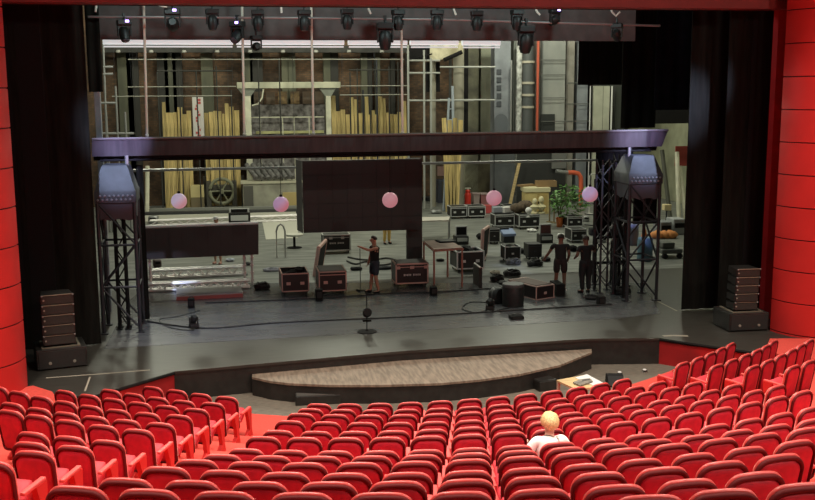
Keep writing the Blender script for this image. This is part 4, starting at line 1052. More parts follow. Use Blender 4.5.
# wall pilasters
PIL = mat('green_pilaster', (.13, .125, .08), .8, col2=(.07, .072, .05), scale=1.2, stretch=(1, 1, .3))
DKP = mat('dark_pilaster', (.035, .033, .028), .85)
for k, (x0, x1, mt) in enumerate(((124, 131, PIL), (133, 137, DKP), (163, 167, DKP), (170, 175, PIL), (178, 181, DKP), (206, 212, PIL), (247, 252, PIL), (254, 262, DKP), (285, 288, PIL), (291, 295, PIL), (326, 330, PIL), (333, 338, DKP), (363, 367, PIL), (369, 372, DKP), (377, 380, PIL), (392, 395, DKP))):
    o = upright('wall_pilaster', '', x0, x1, 46, 204, 56.0, .38, mt); o.name = 'trim_%d' % (20 + k)
for k, (x0, x1, y0, y1, Y, mt) in enumerate(((463, 479, 40, 203, 55.3, mat('olive_pier', (.25, .24, .16), .85, col2=(.10, .095, .07), scale=.9)), (480, 492, 40, 203, 55.4, mat('cream_pier', (.40, .40, .30), .8, col2=(.26, .27, .20), scale=.9)),
        (493.5, 511, 38, 204, 53.0, GREYB), (512, 521, 38, 204, 53.4, mat('grey_green_pier', (.17, .18, .16), .8)), (534, 541, 38, 204, 53.4, mat('brown_grey_pier', (.14, .12, .10), .8)), (541, 566, 38, 204, 53.2, GREYW), (566, 575, 38, 204, 53.0, mat('stained_concrete', (.33, .31, .27), .8, col2=(.22, .20, .17), scale=1.5)), (575, 589, 38, 204, 53.2, GREYB), (589, 626, 60, 204, 53.6, DARKW), (626, 700, 60, 204, 54.4, OLWALL))):
    o = upright('pier', '', x0, x1, y0, y1, Y, .8, mt); o.name = 'wall_pier_%d' % (k + 1)
# dark ports in the blue-grey pier
for k, y in enumerate((72, 80, 88, 96, 104)):
    c = Q(499, y, 52.98); m = MB(); m.box(c, (.26, .06, .30), bev=.02); tag(m.build('vent_port', mat('port_dark', (.06, .065, .075), .7)), 'dark square port in the blue-grey pier, %s of five from the top' % ORD[k], 'vent', 'ports in the blue-grey pier')
c = Q(501, 121, 52.96); m = MB(); m.lathe([(.38, -.03), (.38, .03)], 18, Matrix.Translation(c) @ Matrix.Rotation(PI / 2, 4, 'X')); m.box((c.x, c.y, c.z - .9), (.74, .05, 1.8)); tag(m.build('wall_hatch', mat('hatch_grey', (.12, .13, .145), .7)), 'arched dark hatch low on the blue-grey pier', 'hatch')
# vertical pipes
def vpipe(label, x, y0, y1, Y, r, mt, bands=()):
    a = Q(x, y0, Y); b = Q(x, min(y1, 203), Y); z1 = a.z; z0 = max(.02, b.z)
    t = thing('wall_pipe', label, 'pipe', (a.x, Y, z0), 0, None)
    m = MB(); m.tube((0, 0, 0), (0, 0, z1 - z0), r, 14); autosmooth(m.build('tube', mt, t), 40)
    for y in bands:
        z = Q(x, y, Y).z - z0; m = MB(); m.tube((0, 0, z - .06), (0, 0, z + .06), r * 1.18, 14); m.build('clamp_band', mat('band_pale', (.42, .38, .30), .6), t)
PIPEW = mat('flaking_white_pipe', (.62, .62, .58), .6, col2=(.22, .22, .20), scale=5)
vpipe('flaking white vertical pipe beside the blue-grey pier', 519.5, 40, 204, 52.6, .17, PIPEW)
vpipe('dark wide vertical pipe with pale clamp bands', 528.5, 40, 204, 52.5, .30, mat('slate_pipe', (.075, .08, .08), .5), (62, 83, 95, 107))
vpipe('thin red vertical pipe left of the pale concrete wall', 538.3, 38, 204, 52.6, .075, mat('red_pipe', (.55, .11, .06), .5))
vpipe('thin pale pipe along the dark pier', 511.5, 60, 204, 52.5, .05, STEEL)
# wall joints lines
for k, (x0, x1, y) in enumerate(((541, 566, 98), (566, 589, 83), (566, 589, 104), (541, 589, 121.5), (541, 566, 60), (541, 566, 75))):
    a = Q(x0, y, 53.0 - .02); b = Q(x1, y, 52.98); m = MB(); m.box(((a.x + b.x) / 2, 52.985, a.z), (b.x - a.x, .03, .05)); o = m.build('trim_%d' % (40 + k), mat('joint_dark', (.12, .12, .11), .8)); struct(o)
o = upright('wall_opening', 'small dark barred opening low in the pale concrete wall', 541, 555, 114, 131, 53.1, .1, mat('opening_dark', (.03, .032, .03), .7), 'opening')
# cream panel with posts under the black cloth
t_ = upright('cream_panel', 'tall cream door panel between two white posts beneath the black cloth', 591, 610, 86, 204, 52.6, .12, mat('cream_panel_paint', (.47, .47, .37), .7, var=.15, scale=1.), 'panel')
for x, lab in ((589.5, 'left'), (611, 'right')):
    upright('white_post', 'slim white post at the %s edge of the cream door panel' % lab, x - 1.1, x + 1.1, 86, 204, 52.4, .12, WHITE, 'post', 'white posts of the cream panel')
upright('dark_wall_panel', 'dark green-black panel right of the cream door panel', 613, 624, 86, 204, 52.7, .1, mat('green_black', (.045, .05, .042), .7), 'panel')

# big beam on posts and the store behind it
BEAM = mat('cream_green_beam', (.47, .46, .34), .75, var=.2, scale=1.2)
t = thing('steel_portal', 'big cream-green beam on two posts in front of the brick back wall', 'portal frame')
a = Q(237, 88.5, 54.4); b = Q(340, 81.8, 54.4); m = MB(); m.box(((a.x + b.x) / 2, 54.4, (a.z + b.z) / 2), (b.x - a.x, .5, b.z - a.z), bev=.02); m.build('beam', BEAM, t)
for x0, x1 in ((244.5, 250.5), (325.5, 330.5)):
    p0 = Q(x0, 96, 54.4); p1 = Q(x1, 96, 54.4)
    m = MB(); m.box(((p0.x + p1.x) / 2, 54.4, p0.z / 2 + .01), (p1.x - p0.x, .35, p0.z - .02), bev=.02); m.build('post', CREAM, t)
    m = MB(); m.loops([[(p0.x - .35, 54.25, a.z), (p1.x + .3, 54.25, a.z), (p1.x + .3, 54.55, a.z), (p0.x - .35, 54.55, a.z)], [(p0.x, 54.25, p0.z - .05), (p1.x, 54.25, p0.z - .05), (p1.x, 54.55, p0.z - .05), (p0.x, 54.55, p0.z - .05)]]); m.build('capital', mat('grey_green', (.22, .23, .19), .8), t)
MOT = mat('mottled_backdrop', (.30, .28, .27), .9, col2=(.07, .06, .055), scale=3.2)
upright('painted_backcloth', 'mottled grey painted backcloth standing between the two portal posts', 251, 325, 104, 204, 55.6, .12, MOT, 'backcloth')
for k in range(6):
    x = 254 + k * 12.2
    upright('framed_panel', 'square dark framed panel over the mottled backcloth, %s of six from the left' % ORD[k], x, x + 8.6, 91.5, 104, 55.5, .14, mat('panel_ochre' if k in (2, 3) else 'panel_umber', (.30, .20, .09) if k in (2, 3) else (.13, .10, .075), .8, col2=(.12, .08, .05), scale=4), 'panel', 'framed panels over the backcloth', zmin=3)
upright('yellow_ledge', 'yellow-green ledge running below the mottled backcloth', 256, 324, 130.5, 134, 55.1, .3, mat('yellow_green', (.44, .42, .20), .8, var=.2, scale=2), 'ledge', zmin=3)
t = thing('guard_rail', 'thin pale guard rail in front of the mottled backcloth', 'railing')
m = MB(); a = Q(251, 117.5, 54.9); b = Q(324, 117, 54.9); m.tube(a, b, .035, 6); m.build('rail', CREAM, t)
for x in (260, 282.5, 294, 309): p = Q(x, 117, 54.9); m = MB(); m.tube((p.x, 54.9, .02), (p.x, 54.9, a.z), .03, 6); m.build('post', CREAM, t)
p = [Q(263.5, 89, 54.1), Q(262, 98, 54.1), Q(258, 104, 54.1), Q(252, 105.5, 54.1)]
m = MB(); m.path(p, .04, 6); tag(m.build('hanging_hose', CREAM), 'pale hose curling down from the left end of the portal beam', 'hose')
# yellow planks standing against the back wall
rnd = random.Random(3)
YP = [mat('yellow_timber_' + c, tuple(v * s for v in (.52, .39, .155)), .75, var=.3, scale=2.5, stretch=(6, 6, .5)) for c, s in (('light', 1.1), ('mid', .95), ('dark', .8))]
def plank(x, w, ytop, Y, label, group, mt):
    a = Q(x, ytop, Y); ww = w * MPX(a); h = a.z
    m = MB(); m.box((0, 0, h / 2), (ww, .05, h), bev=.006); o = m.build('timber_plank', mt)
    ang = math.atan2(56.3 - Y - .1, h) * .5; o.location = (a.x, Y + .02, .02); o.rotation_euler = (-min(.10, ang), rnd.uniform(-.006, .006), 0)
    return tag(o, label, 'plank', group)
x = 161.
while x < 234:
    w = rnd.uniform(3.2, 5.2)
    if not 192 < x + w / 2 < 204:
        yt = 112 + rnd.uniform(-2, 4) if rnd.random() > .2 else rnd.uniform(101, 109)
        if abs(x - 161) < .1: yt = 102
        plank(x + w / 2, w * .94, yt, 54.6 - rnd.uniform(0, .25), 'upright yellow timber plank leaning on the brick wall left of the portal', 'yellow planks left of the portal', rnd.choice(YP))
    x += w
x = 332.
while x < 404:
    w = rnd.uniform(3.0, 5.0); yt = 111 + rnd.uniform(-2, 4) if rnd.random() > .35 else rnd.uniform(93, 103)
    if x > 399: yt = 101
    plank(x + w / 2, w * .94, yt, 54.6 - rnd.uniform(0, .25), 'upright yellow timber plank leaning on the brick wall right of the portal', 'yellow planks right of the portal', rnd.choice(YP)); x += w
# white board with red marks
t = thing('white_board', 'tall white board with faded red marks among the yellow planks', 'board')
a = Q(193.5, 134, 54.1); b = Q(203, 97, 54.1); m = MB(); m.box(((a.x + b.x) / 2, 54.1, (b.z + 3.2) / 2), (b.x - a.x, .06, b.z - 3.2)); m.build('panel', mat('board_white', (.66, .62, .58), .7), t)
m = MB()
for k in range(16):
    z = b.z - .15 - k * .155; m.box(((a.x + b.x) / 2 + rnd.uniform(-.08, .08), 54.06, z), (rnd.uniform(.05, .2), .015, .12))
m.build('red_marks', mat('faded_red', (.52, .10, .09), .7), t)

# fly bars, far back
for k, (x0, y0, x1, y1, Y, lab) in enumerate(((128, 59.5, 404, 60.5, 50, 'upper one in front of the brick wall'), (128, 87, 236, 86.5, 50.5, 'middle one left of the portal'), (341, 86, 408, 86, 50.5, 'middle one right of the portal'), (112, 96.5, 232, 95.5, 50.8, 'low one left of the portal'), (340, 95, 408, 95, 50.8, 'low one right of the portal'), (133, 170.5, 300, 168, 37, 'under the truss, left of the hanging screen'), (421, 163.5, 607, 160.5, 37, 'under the truss, right of the hanging screen'))):
    A = Q(x0, y0, Y); B = Q(x1, y1, Y); B.z = A.z if abs(A.z - B.z) < .4 else B.z
    t = thing('fly_bar', 'thin pale horizontal fly bar, ' + lab, 'pipe', (0, 0, 0), 0, 'horizontal fly bars')
    m = MB(); m.tube(A, B, .024 if Y > 40 else .05, 8); m.build('tube', mat('dull_bar', (.30, .29, .24), .6) if Y > 40 else STEEL, t)
    for f in (.03, .5, .97):
        q = A.lerp(B, f); m = MB(); m.tube(q, (q.x, q.y, 12.5), .006, 4); m.build('wire', DARKSTEEL, t)
for k, (x, y0, y1, lab) in enumerate(((363, 90, 134, 'left of the two'), (376.5, 58, 134, 'right of the two'))):
    vpipe('thin dark vertical pipe before the right-hand yellow planks, ' + lab, x, y0, 204, 53.6, .05, DARKSTEEL)
# pipe cage far left
t = thing('pipe_cage', 'thin pale pipe cage at the far left above the truss', 'frame'); Yc = 46.
m = MB()
for x, y0 in ((103, 38), (115.5, 86), (125, 112), (106, 112)): m.tube(Q(x, y0, Yc), (Q(x, 100, Yc).x, Yc, .02), .045, 8)
m.build('posts', mat('pale_grey_pipe', (.22, .22, .21), .5), t)
for x0, x1, y in ((100, 116, 103), (103, 134, 133.5), (103, 113, 67), (103, 113, 74)): m = MB(); m.tube(Q(x0, y, Yc), Q(x1, y, Yc), .05, 8); m.build('rail', MATS['pale_grey_pipe'], t)
# scaffold right of the planks
t = thing('scaffold', 'open pale scaffold with bright stair landing right of the yellow planks', 'scaffold'); Yc = 51.5
SCF = mat('scaffold_white', (.36, .36, .33), .5)
for x, y0 in ((424, 50), (431, 58), (408, 45)):
    m = MB(); p = Q(x, y0, Yc); m.tube(p, (p.x, Yc, .02), .055, 8); m.build('standard', SCF, t)
for x0, x1, y in ((408, 440, 73), (408, 474, 100.5), (408, 440, 60.5), (440, 495, 67), (440, 495, 100)):
    m = MB(); m.tube(Q(x0, y, Yc), Q(x1, y, Yc), .05, 8); m.build('ledger', SCF, t)
m = MB(); m.tube(Q(408, 60, Yc), Q(432, 54, Yc), .04, 6); m.tube(Q(444, 60, Yc), Q(462, 52, Yc), .12, 6); m.build('brace', MATTE, t)
m = MB(); m.loops([[Q(430, 62, Yc + .3), Q(463, 55, Yc + .3), Q(463, 43, Yc + .3), Q(430, 44, Yc + .3)], [Q(430, 62, Yc + .4), Q(463, 55, Yc + .4), Q(463, 43, Yc + .4), Q(430, 44, Yc + .4)]]); m.build('landing_panel', mat('landing_cream', (.66, .60, .42), .7, col2=(.30, .26, .16), scale=2), t)
for k, (x0, x1, y0, y1) in enumerate(((409, 432, 46, 60), (426, 440, 62, 92), (462, 468.5, 44, 132), (449, 452, 46, 132))):
    upright('dark_hanging', 'dark vertical cloth strip behind the pale scaffold, %s of four from the left' % ORD[(0, 1, 3, 2)[k]], x0, x1, y0, y1, 52.6, .08, MATTE if k != 3 else DKP, 'cloth', 'dark strips behind the scaffold', zmin=.02 if k > 1 else 0)
t = thing('step_ladder', 'pale blue-grey ladder leaning inside the scaffold', 'ladder')
m = MB(); a = Q(452.5, 86, 51); b = Q(455, 135, 50.3); a2 = Q(449, 98, 51); b2 = Q(443.5, 135, 50.3)
m.tube(a, (b.x, b.y, .02), .07, 8); m.tube(a2, (b2.x, b2.y, .02), .06, 8); m.build('stiles', mat('ladder_blue_grey', (.30, .34, .38), .5), t)
m = MB()
for k in range(9): f = .1 + k * .09; m.tube(Vector(a2).lerp(Vector((b2.x, b2.y, .02)), f), Vector(a).lerp(Vector((b.x, b.y, .02)), f + .08), .03, 6)
m.build('rungs', MATS['ladder_blue_grey'], t)
for k in range(4):
    a = Q(446 + k * 4.2, 118 + (k % 2) * 2, 50.0); m = MB(); m.box((a.x, a.y, a.z / 2), (.22, .08, a.z), (0, .03 * (k - 1.5), 0)); tag(m.build('timber_batten', YP[k % 3]), 'short yellow timber batten standing inside the scaffold', 'batten', 'yellow battens inside the scaffold')

# lower backstage, left
t = thing('old_winch', 'old winch with a big olive spoked wheel by the back wall', 'winch'); c = P(222.5, 210); WM = mat('winch_olive', (.22, .22, .14), .7, var=.2, scale=5)
R = .62; cz = 1.0
m = MB()
pts = [(c.x + R * math.cos(2 * PI * k / 28), c.y, cz + R * 1.05 * math.sin(2 * PI * k / 28)) for k in range(29)]
m.path(pts, .09, 8)
for k in range(6): a = PI * k / 3; m.tube((c.x, c.y, cz), (c.x + R * math.cos(a), c.y, cz + R * math.sin(a)), .045, 6)
m.tube((c.x, c.y - .15, cz), (c.x, c.y + .6, cz), .12, 10); m.build('wheel', WM, t)
for sx in (-.68, .66): m = MB(); m.box((c.x + sx, c.y + .4, .75), (.25, .8, 1.5), bev=.02); m.build('side_frame', mat('winch_dark', (.07, .065, .05), .8), t)
m = MB(); m.tube((c.x - .6, c.y + .45, cz), (c.x + .58, c.y + .45, cz), .32, 16); m.build('drum', MATS['winch_dark'], t)
m = MB(); m.box((c.x, c.y + .4, .08), (1.6, 1.0, .16), bev=.01); m.build('bed_plate', MATS['winch_dark'], t)
upright('dark_recess', 'dark panelled recess behind the old winch', 204, 244, 176, 206, 55.4, .3, mat('recess_dark', (.075, .066, .052), .85, var=.4, scale=2), 'panel')
a = P(255, 205.5); b = P(300, 204)
t = thing('storage_hut', 'low pale storage hut behind the violet globe lantern', 'hut')
x0, x1 = Q(243.5, 205, 52.5).x, Q(302, 204, 52.5).x; zt = Q(270, 184.5, 52.5).z
m = MB(); m.box(((x0 + x1) / 2, 53.65, zt / 2), (x1 - x0, 1.1, zt), bev=.02); m.build('walls', mat('hut_wall', (.40, .39, .30), .8, col2=(.26, .25, .20), scale=1.5), t)
m = MB(); m.box(((x0 + x1) / 2, 53.6, zt + .06), (x1 - x0 + .2, 1.15, .12)); m.build('roof', mat('hut_roof', (.48, .46, .34), .8), t)
dx = Q(254.5, 195, 52.5).x
m = MB(); m.box(((x0 + dx) / 2, 53.07, zt * .47), (dx - x0 - .1, .08, zt * .9)); m.build('door', mat('hut_door', (.10, .095, .08), .8), t)
xb = Q(292, 200, 52.5).x; m = MB(); m.box((xb, 53.07, zt * .4), (.9, .06, zt * .5)); m.build('ochre_patch', mat('hut_ochre', (.50, .38, .16), .8), t)
for k in range(7):
    xa = Q(257 + k * 6, 183, 53.).x; m = MB(); m.tube((xa, 53.15, zt + .27), (xa - .5, 54.0, zt + .95), .125, 10)
    tag(autosmooth(m.build('cloth_roll', mat('roll_grey', (.20, .19, .18), .85, col2=(.07, .065, .06), scale=6)), 50), 'grey rolled cloth leaning on the storage hut roof', 'cloth roll', 'cloth rolls on the storage hut')
for k, (xa, ya, xb_, yb) in enumerate(((147.5, 166, 153, 191), (139, 167, 147, 190))):
    A = Q(xa, ya, 52.5); B = P(xb_, 206); B.y = 52.0; m = MB(); m.tube(A, (B.x, B.y, .02), .11, 8); tag(m.build('white_pole', CREAM), 'thick cream pole leaning near the left tower, %s of two' % ('right one', 'left one')[k], 'pole', 'cream poles near the left tower')
c, w, h = px_size(191.5, 204.5, 186, 211); t = thing('ochre_crate', 'pale ochre wooden crate stack beside the yellow planks', 'crate', c + Vector((0, .4, 0)))
m = MB(); m.box((0, 0, h * .27), (w, .8, h * .52), bev=.01); m.build('lower_box', mat('crate_dark', (.20, .16, .09), .8), t); m = MB(); m.box((0, 0, h * .77), (w, .8, h * .46), bev=.01); m.build('upper_box', mat('crate_ochre', (.60, .50, .24), .8), t)
for k, (x0, y0, x1, y1, hz, lab) in enumerate(((140, 217, 300, 213.4, .22, 'front'), (140, 214, 300, 210.8, .25, 'rear'))):
    A = P(x0, y0); B = P(x1, y1); m = MB(); m.loops([[(A.x, A.y, .0), (B.x, B.y, 0), (B.x, B.y + .35, 0), (A.x, A.y + .35, 0)], [(A.x, A.y, hz), (B.x, B.y, hz), (B.x, B.y + .35, hz), (A.x, A.y + .35, hz)]])
    o = m.build('steel_track', mat('track_dark' if k == 0 else 'track_grey', (.05, .05, .05) if k == 0 else (.25, .25, .22), .6)); tag(o, 'long low steel track along the floor by the back wall, %s one' % lab, 'track', 'floor tracks by the back wall')
screen_on_rack('white equipment rack standing behind the right end of the video wall', 229, 250.5, 209, 213, 226, MATTE, MATS['pale_shell'], 'equipment_rack')
pp = [P(140, 224), P(296, 219), P(296, 213.5), P(140, 217.5)]
m = MB(); m.slab([tuple(q[:2]) for q in pp], .004, .10); tag(m.build('flat_deck', mat('deck_beige', (.50, .48, .40), .7)), 'long flat beige deck lying behind the video wall', 'platform')
m = MB(); pp = [P(262, 221), P(298, 219), P(298, 238), P(266, 240)]; m.slab([tuple(q[:2]) for q in pp], .0, .02)
tag(m.build('floor_cloth', mat('cloth_beige', (.52, .50, .42), .8)), 'pale beige cloth spread on the floor left of the hanging screen', 'cloth')

# lower backstage, right
upright('wall_panel', 'dark brown panelled wall section behind the red fire extinguisher', 465, 491, 162, 200, 55.3, .2, mat('brown_green_wall', (.19, .17, .10), .85, col2=(.10, .085, .055), scale=1.2), 'panel')
for k, (x0, x1, lab) in enumerate(((453, 463.5, 'right'), (430, 436, 'left'))):
    o = upright('round_column', '', x0, x1, 150, 203, 52.6, .01, CREAM); bpy.data.objects.remove(o)
    a = Q(x0, 203, 52.6); b = Q(x1, 203, 52.6); m = MB(); m.tube(((a.x + b.x) / 2, 52.6, 0), ((a.x + b.x) / 2, 52.6, 9.5), (b.x - a.x) / 2, 18); o = autosmooth(m.build('wall_column_%d' % (k + 1), mat('column_beige', (.28, .26, .20), .8, var=.15, scale=1)), 40); struct(o)
upright('pink_wall_patch', 'faded pink cloth hanging between the two beige columns', 437.5, 452, 166, 176, 54.2, .06, mat('faded_pink', (.33, .20, .17), .85, var=.2, scale=2), 'cloth')
c, w, h = px_size(438, 450.5, 180, 203); t = thing('dark_cabinet', 'dark blue-grey cabinet between the two beige columns', 'cabinet', c + Vector((0, .4, 0)))
m = MB(); m.box((0, 0, h / 2), (w, .8, h), bev=.02); m.build('body', mat('blue_black_paint', (.05, .055, .075), .6), t); m = MB(); m.box((0, -.41, h * .5), (w * .44, .03, h * .86)); m.build('door', MATS['recess_dark'], t)
# fire extinguisher
c, w, h = px_size(464.5, 471, 187, 204.5); t = thing('fire_extinguisher', 'big red fire extinguisher standing behind the joined far cases', 'fire extinguisher', c)
R = w / 2; REDX = mat('extinguisher_red', (.75, .05, .03), .35)
m = MB(); m.lathe([(R, 0), (R, h * .55), (R * .8, h * .66), (R * .45, h * .72), (R * .42, h * .76)], 18); autosmooth(m.build('cylinder_body', REDX, t), 50)
m = MB(); m.lathe([(R * .75, h * .70), (R * .78, h * .78), (R * .5, h * .86)], 14); m.build('collar', REDX, t)
m = MB(); m.box((0, 0, h * .93), (w * .9, .08, h * .07)); m.tube((0, 0, h * .84), (0, 0, h * .93), .05, 8); m.build('valve_handle', mat('valve_pale', (.6, .6, .5), .4), t)
for k, (x0, x1, y0, y1, lab, col) in enumerate(((458, 464, 194, 204, 'left of the red extinguisher', (.55, .32, .28)), (473.5, 480, 193, 204, 'right of the red extinguisher', (.62, .50, .46)), (481, 489, 193, 204, 'just left of the dusky globe lantern', (.50, .20, .20)))):
    c, w, h = px_size(x0, x1, y0, y1); t = thing('plastic_tub', 'pinkish plastic tub on the floor, ' + lab, 'tub', c + Vector((0, .35, 0)), 0, 'pinkish tubs by the back wall')
    m = MB(); m.loops([[(-w * .42, -.28, 0), (w * .42, -.28, 0), (w * .42, .28, 0), (-w * .42, .28, 0)], [(-w / 2, -.34, h * .85), (w / 2, -.34, h * .85), (w / 2, .34, h * .85), (-w / 2, .34, h * .85)]]); m.build('body', mat('tub_' + 'abc'[k], col, .5), t)
    m = MB(); m.box((0, 0, h * .9), (w * 1.06, .74, h * .1), bev=.01); m.build('lid', mat('tub_lid', (.55, .42, .40), .5), t)
upright('dark_door_panel', 'big charcoal door panel behind the leaning wooden pole', 493, 515, 150, 204, 51.8, .12, mat('charcoal_door', (.075, .08, .085), .7, var=.25, scale=1), 'panel')
upright('dark_door_panel', 'tall black recess behind the yellow cabinet', 517, 566, 138, 204, 51.8, .12, mat('recess_black', (.030, .030, .028), .8), 'panel')
upright('dark_door_panel', 'grey wall section above the potted plant', 552, 567, 138, 176, 51.5, .12, mat('mid_grey_wall', (.15, .15, .14), .8), 'panel', zmin=2.0)
a = Q(519, 160, 51.4); b = P(513, 209); m = MB(); m.box((0, 0, (a.z) / 2), (.16, .06, a.z * 1.01)); o = m.build('wooden_pole', TIMBER); o.location = (b.x, 51.2, .02); o.rotation_euler = (-.02, math.atan2(a.x - b.x, a.z), 0); tag(o, 'pale wooden pole leaning left of the yellow cabinet', 'pole')
# yellow cabinet
c, w, h = px_size(526, 550, 188, 214); t = thing('yellow_cabinet', 'yellow wooden cabinet with a cream top and a box on it', 'cabinet', c + Vector((0, .5, 0)), -.12)
YC = mat('cabinet_yellow', (.62, .48, .20), .6, var=.1, scale=2)
m = MB(); m.box((0, 0, h * .43), (w, 1., h * .86), bev=.015); m.build('body', YC, t)
m = MB(); m.box((0, -.02, h * .93), (w * 1.1, 1.1, h * .17), bev=.015); m.build('top_slab', mat('cabinet_cream', (.70, .64, .40), .6), t)
m = MB(); m.box((w * .22, -.51, h * .42), (w * .42, .03, h * .7)); d_ = m.build('door', mat('cabinet_ochre', (.48, .34, .12), .6), t); m = MB(); m.box((w * .06, -.54, h * .42), (.04, .04, .2)); m.build('handle', MATTE, d_)
cw = .62; o_ = c + Vector((.55, .5, h * 1.018)); t = thing('wooden_box', 'small open brown wooden box on top of the yellow cabinet', 'box', o_, -.1)
m = MB(); hw = .5
for s in (-1, 1): m.box((s * .47, 0, .15), (.06, .6, .3)); m.box((0, s * .28, .15), (.9, .05, .3))
m.box((0, 0, .02), (.9, .6, .04)); m.build('walls', mat('box_brown', (.30, .19, .09), .7), t)
m = MB(); m.box((-.95, .3, .05), (.9, .4, .09), (0, 0, .5)); m.build('loose_board', MATS['box_brown'], t)
# busts and sacks on the far cases
topz = lambda yt, yb, x: (P(x, yb), (yb - yt) * MPX(P(x, yb)))
b0, h0 = topz(214.5, 229.5, 530)
for k, (x, y, s, lab) in enumerate(((534.5, 213.8, .9, 'left'), (541, 213.5, 1.0, 'right'))):
    c = P(x, y, h0); t = thing('plaster_bust', 'cream plaster bust on the far flight case, %s one of the pair' % lab, 'bust', (c.x, c.y, h0 + .012), 0, 'plaster busts on the far case')
    PL = mat('plaster_cream', (.68, .62, .38), .7)
    m = MB(); m.lathe([(.20 * s, 0), (.20 * s, .05), (.09 * s, .1), (.08 * s, .14), (.20 * s, .24), (.24 * s, .32), (.10 * s, .42), (.08 * s, .47)], 16); autosmooth(m.build('shoulders', PL, t), 50)
    m = MB(); m.ball((0, -.01, .60 * s), .15 * s, (.85, 1, 1.2)); m.ball((0, -.15 * s, .59 * s), .03, (.7, 1, 1.3), 1); m.build('head', PL, t, True)
for k, (x, y, r, lab) in enumerate(((518.5, 213.5, .30, 'left'), (526.5, 212.5, .36, 'right'))):
    c = P(x, y, h0); m = MB(); m.ball((0, 0, 0), r, (1.1, .9, .75), 3)
    for v in m.bm.verts: v.co *= 1 + .10 * math.sin(v.co.x * 23 + v.co.z * 17) * math.cos(v.co.y * 19)
    o = m.build('brown_sack', mat('sack_brown', (.10, .07, .045), .9, var=.3, scale=7), None, True); o.location = (c.x, c.y + .2, h0 + r * .74); tag(o, 'dark brown bundle heaped on the far flight case, %s one beside the busts' % lab, 'sack', 'brown bundles on the far case')
c = P(528.5, 217.5, h0); t = thing('white_lamp', 'small round white lamp on the far flight case below the brown bundles', 'lamp', (c.x, c.y, h0 + .01)); m = MB(); m.ball((0, 0, .30), .15, sub=2); m.build('bulb_shade', WHITE, t, True); m = MB(); m.lathe([(.09, 0), (.09, .03), (.04, .05), (.04, .18)], 10); m.build('stem', WHITE, t)
c = P(503, 216, .72); 
b1, h1 = topz(214.5, 228.5, 505)
for k, (x, col, lab) in enumerate(((498.5, (.30, .32, .36), 'left'), (507.5, (.66, .64, .60), 'right'))):
    c = P(x, 213.6, h1); m = MB(); m.box((0, 0, .14), (.42, .4, .27), (0, 0, .3 * k), .03); o = m.build('gear_box', mat('gear_' + 'ab'[k], col, .6)); o.location = (c.x, c.y + .25, h1 + .015); tag(o, 'small gear box on the far flight case before the extinguisher wall, %s one' % lab, 'box', 'small gear boxes on the far case')
c = P(488.5, 214); m = MB(); m.box((0, 0, .22), (.4, .4, .42), bev=.02); o = m.build('red_box', mat('small_red_box', (.55, .08, .08), .5)); o.location = c + Vector((0, .3, 0)); tag(o, 'small red box just right of the joined far cases', 'box')
for k, (x, y0, y1) in enumerate(((549.5, 200, 222), (554, 202, 223))):
    p = P(x, y1); m = MB(); m.tube(p, p + Vector((0, 0, (y1 - y0) * MPX(p))), .035, 8); m.lathe([(.16, 0), (.16, .03), (.04, .05)], 12, Matrix.Translation(p)); tag(m.build('barrier_post', mat('dull_brass', (.20, .15, .07), .5, .4)), 'thin dark barrier post right of the yellow cabinet, %s one' % ('left', 'right')[k], 'post', 'barrier posts by the cabinet')
# potted plant
c, w, h = px_size(557.5, 564.5, 218, 227.5)
t = thing('potted_plant', 'bushy green plant in an orange pot right of the yellow cabinet', 'plant', c + Vector((0, .2, 0)))
m = MB(); m.lathe([(w * .40, 0), (w * .52, h * .85), (w * .58, h * .86), (w * .58, h), (w * .48, h), (w * .46, h * .9)], 18); m.build('pot', ORANGE, t)
m = MB()
for k in range(7): a = k * .9; m.path([(0, 0, h * .8), (.15 * math.cos(a), .15 * math.sin(a), h + .5), (.55 * math.cos(a) + .3, .4 * math.sin(a), h + 1.0 + .12 * (k % 3))], .02, 5)
m.build('stems', mat('plant_stem', (.12, .10, .05), .8), t)
m = MB(); rn = random.Random(5)
for k in range(340):
    while True:
        q = Vector((rn.uniform(-1, 1), rn.uniform(-1, 1), rn.uniform(-1, 1)))
        if .35 < q.length < 1 and not (q.x > -.05 and q.x < .25 and q.z < -.3): break
    ctr = Vector((.42 + q.x * .95, q.y * .6, h + .72 + q.z * .78)); L = rn.uniform(.13, .24)
    u = Vector((rn.uniform(-1, 1), rn.uniform(-1, .2), rn.uniform(-.7, .5))).normalized(); v = u.cross(Vector((rn.uniform(-.4, .4), rn.uniform(-.4, .4), 1))).normalized(); nn = u.cross(v) * .02
    m.loops([[ctr, ctr + u * L * .5 + v * L * .34, ctr + u * L, ctr + u * L * .5 - v * L * .34], [ctr + nn, ctr + u * L * .5 + v * L * .34 + nn, ctr + u * L, ctr + u * L * .5 - v * L * .34 + nn]])
m.build('foliage', mat('leaf_green', (.13, .27, .075), .5, var=.4, scale=3), t)
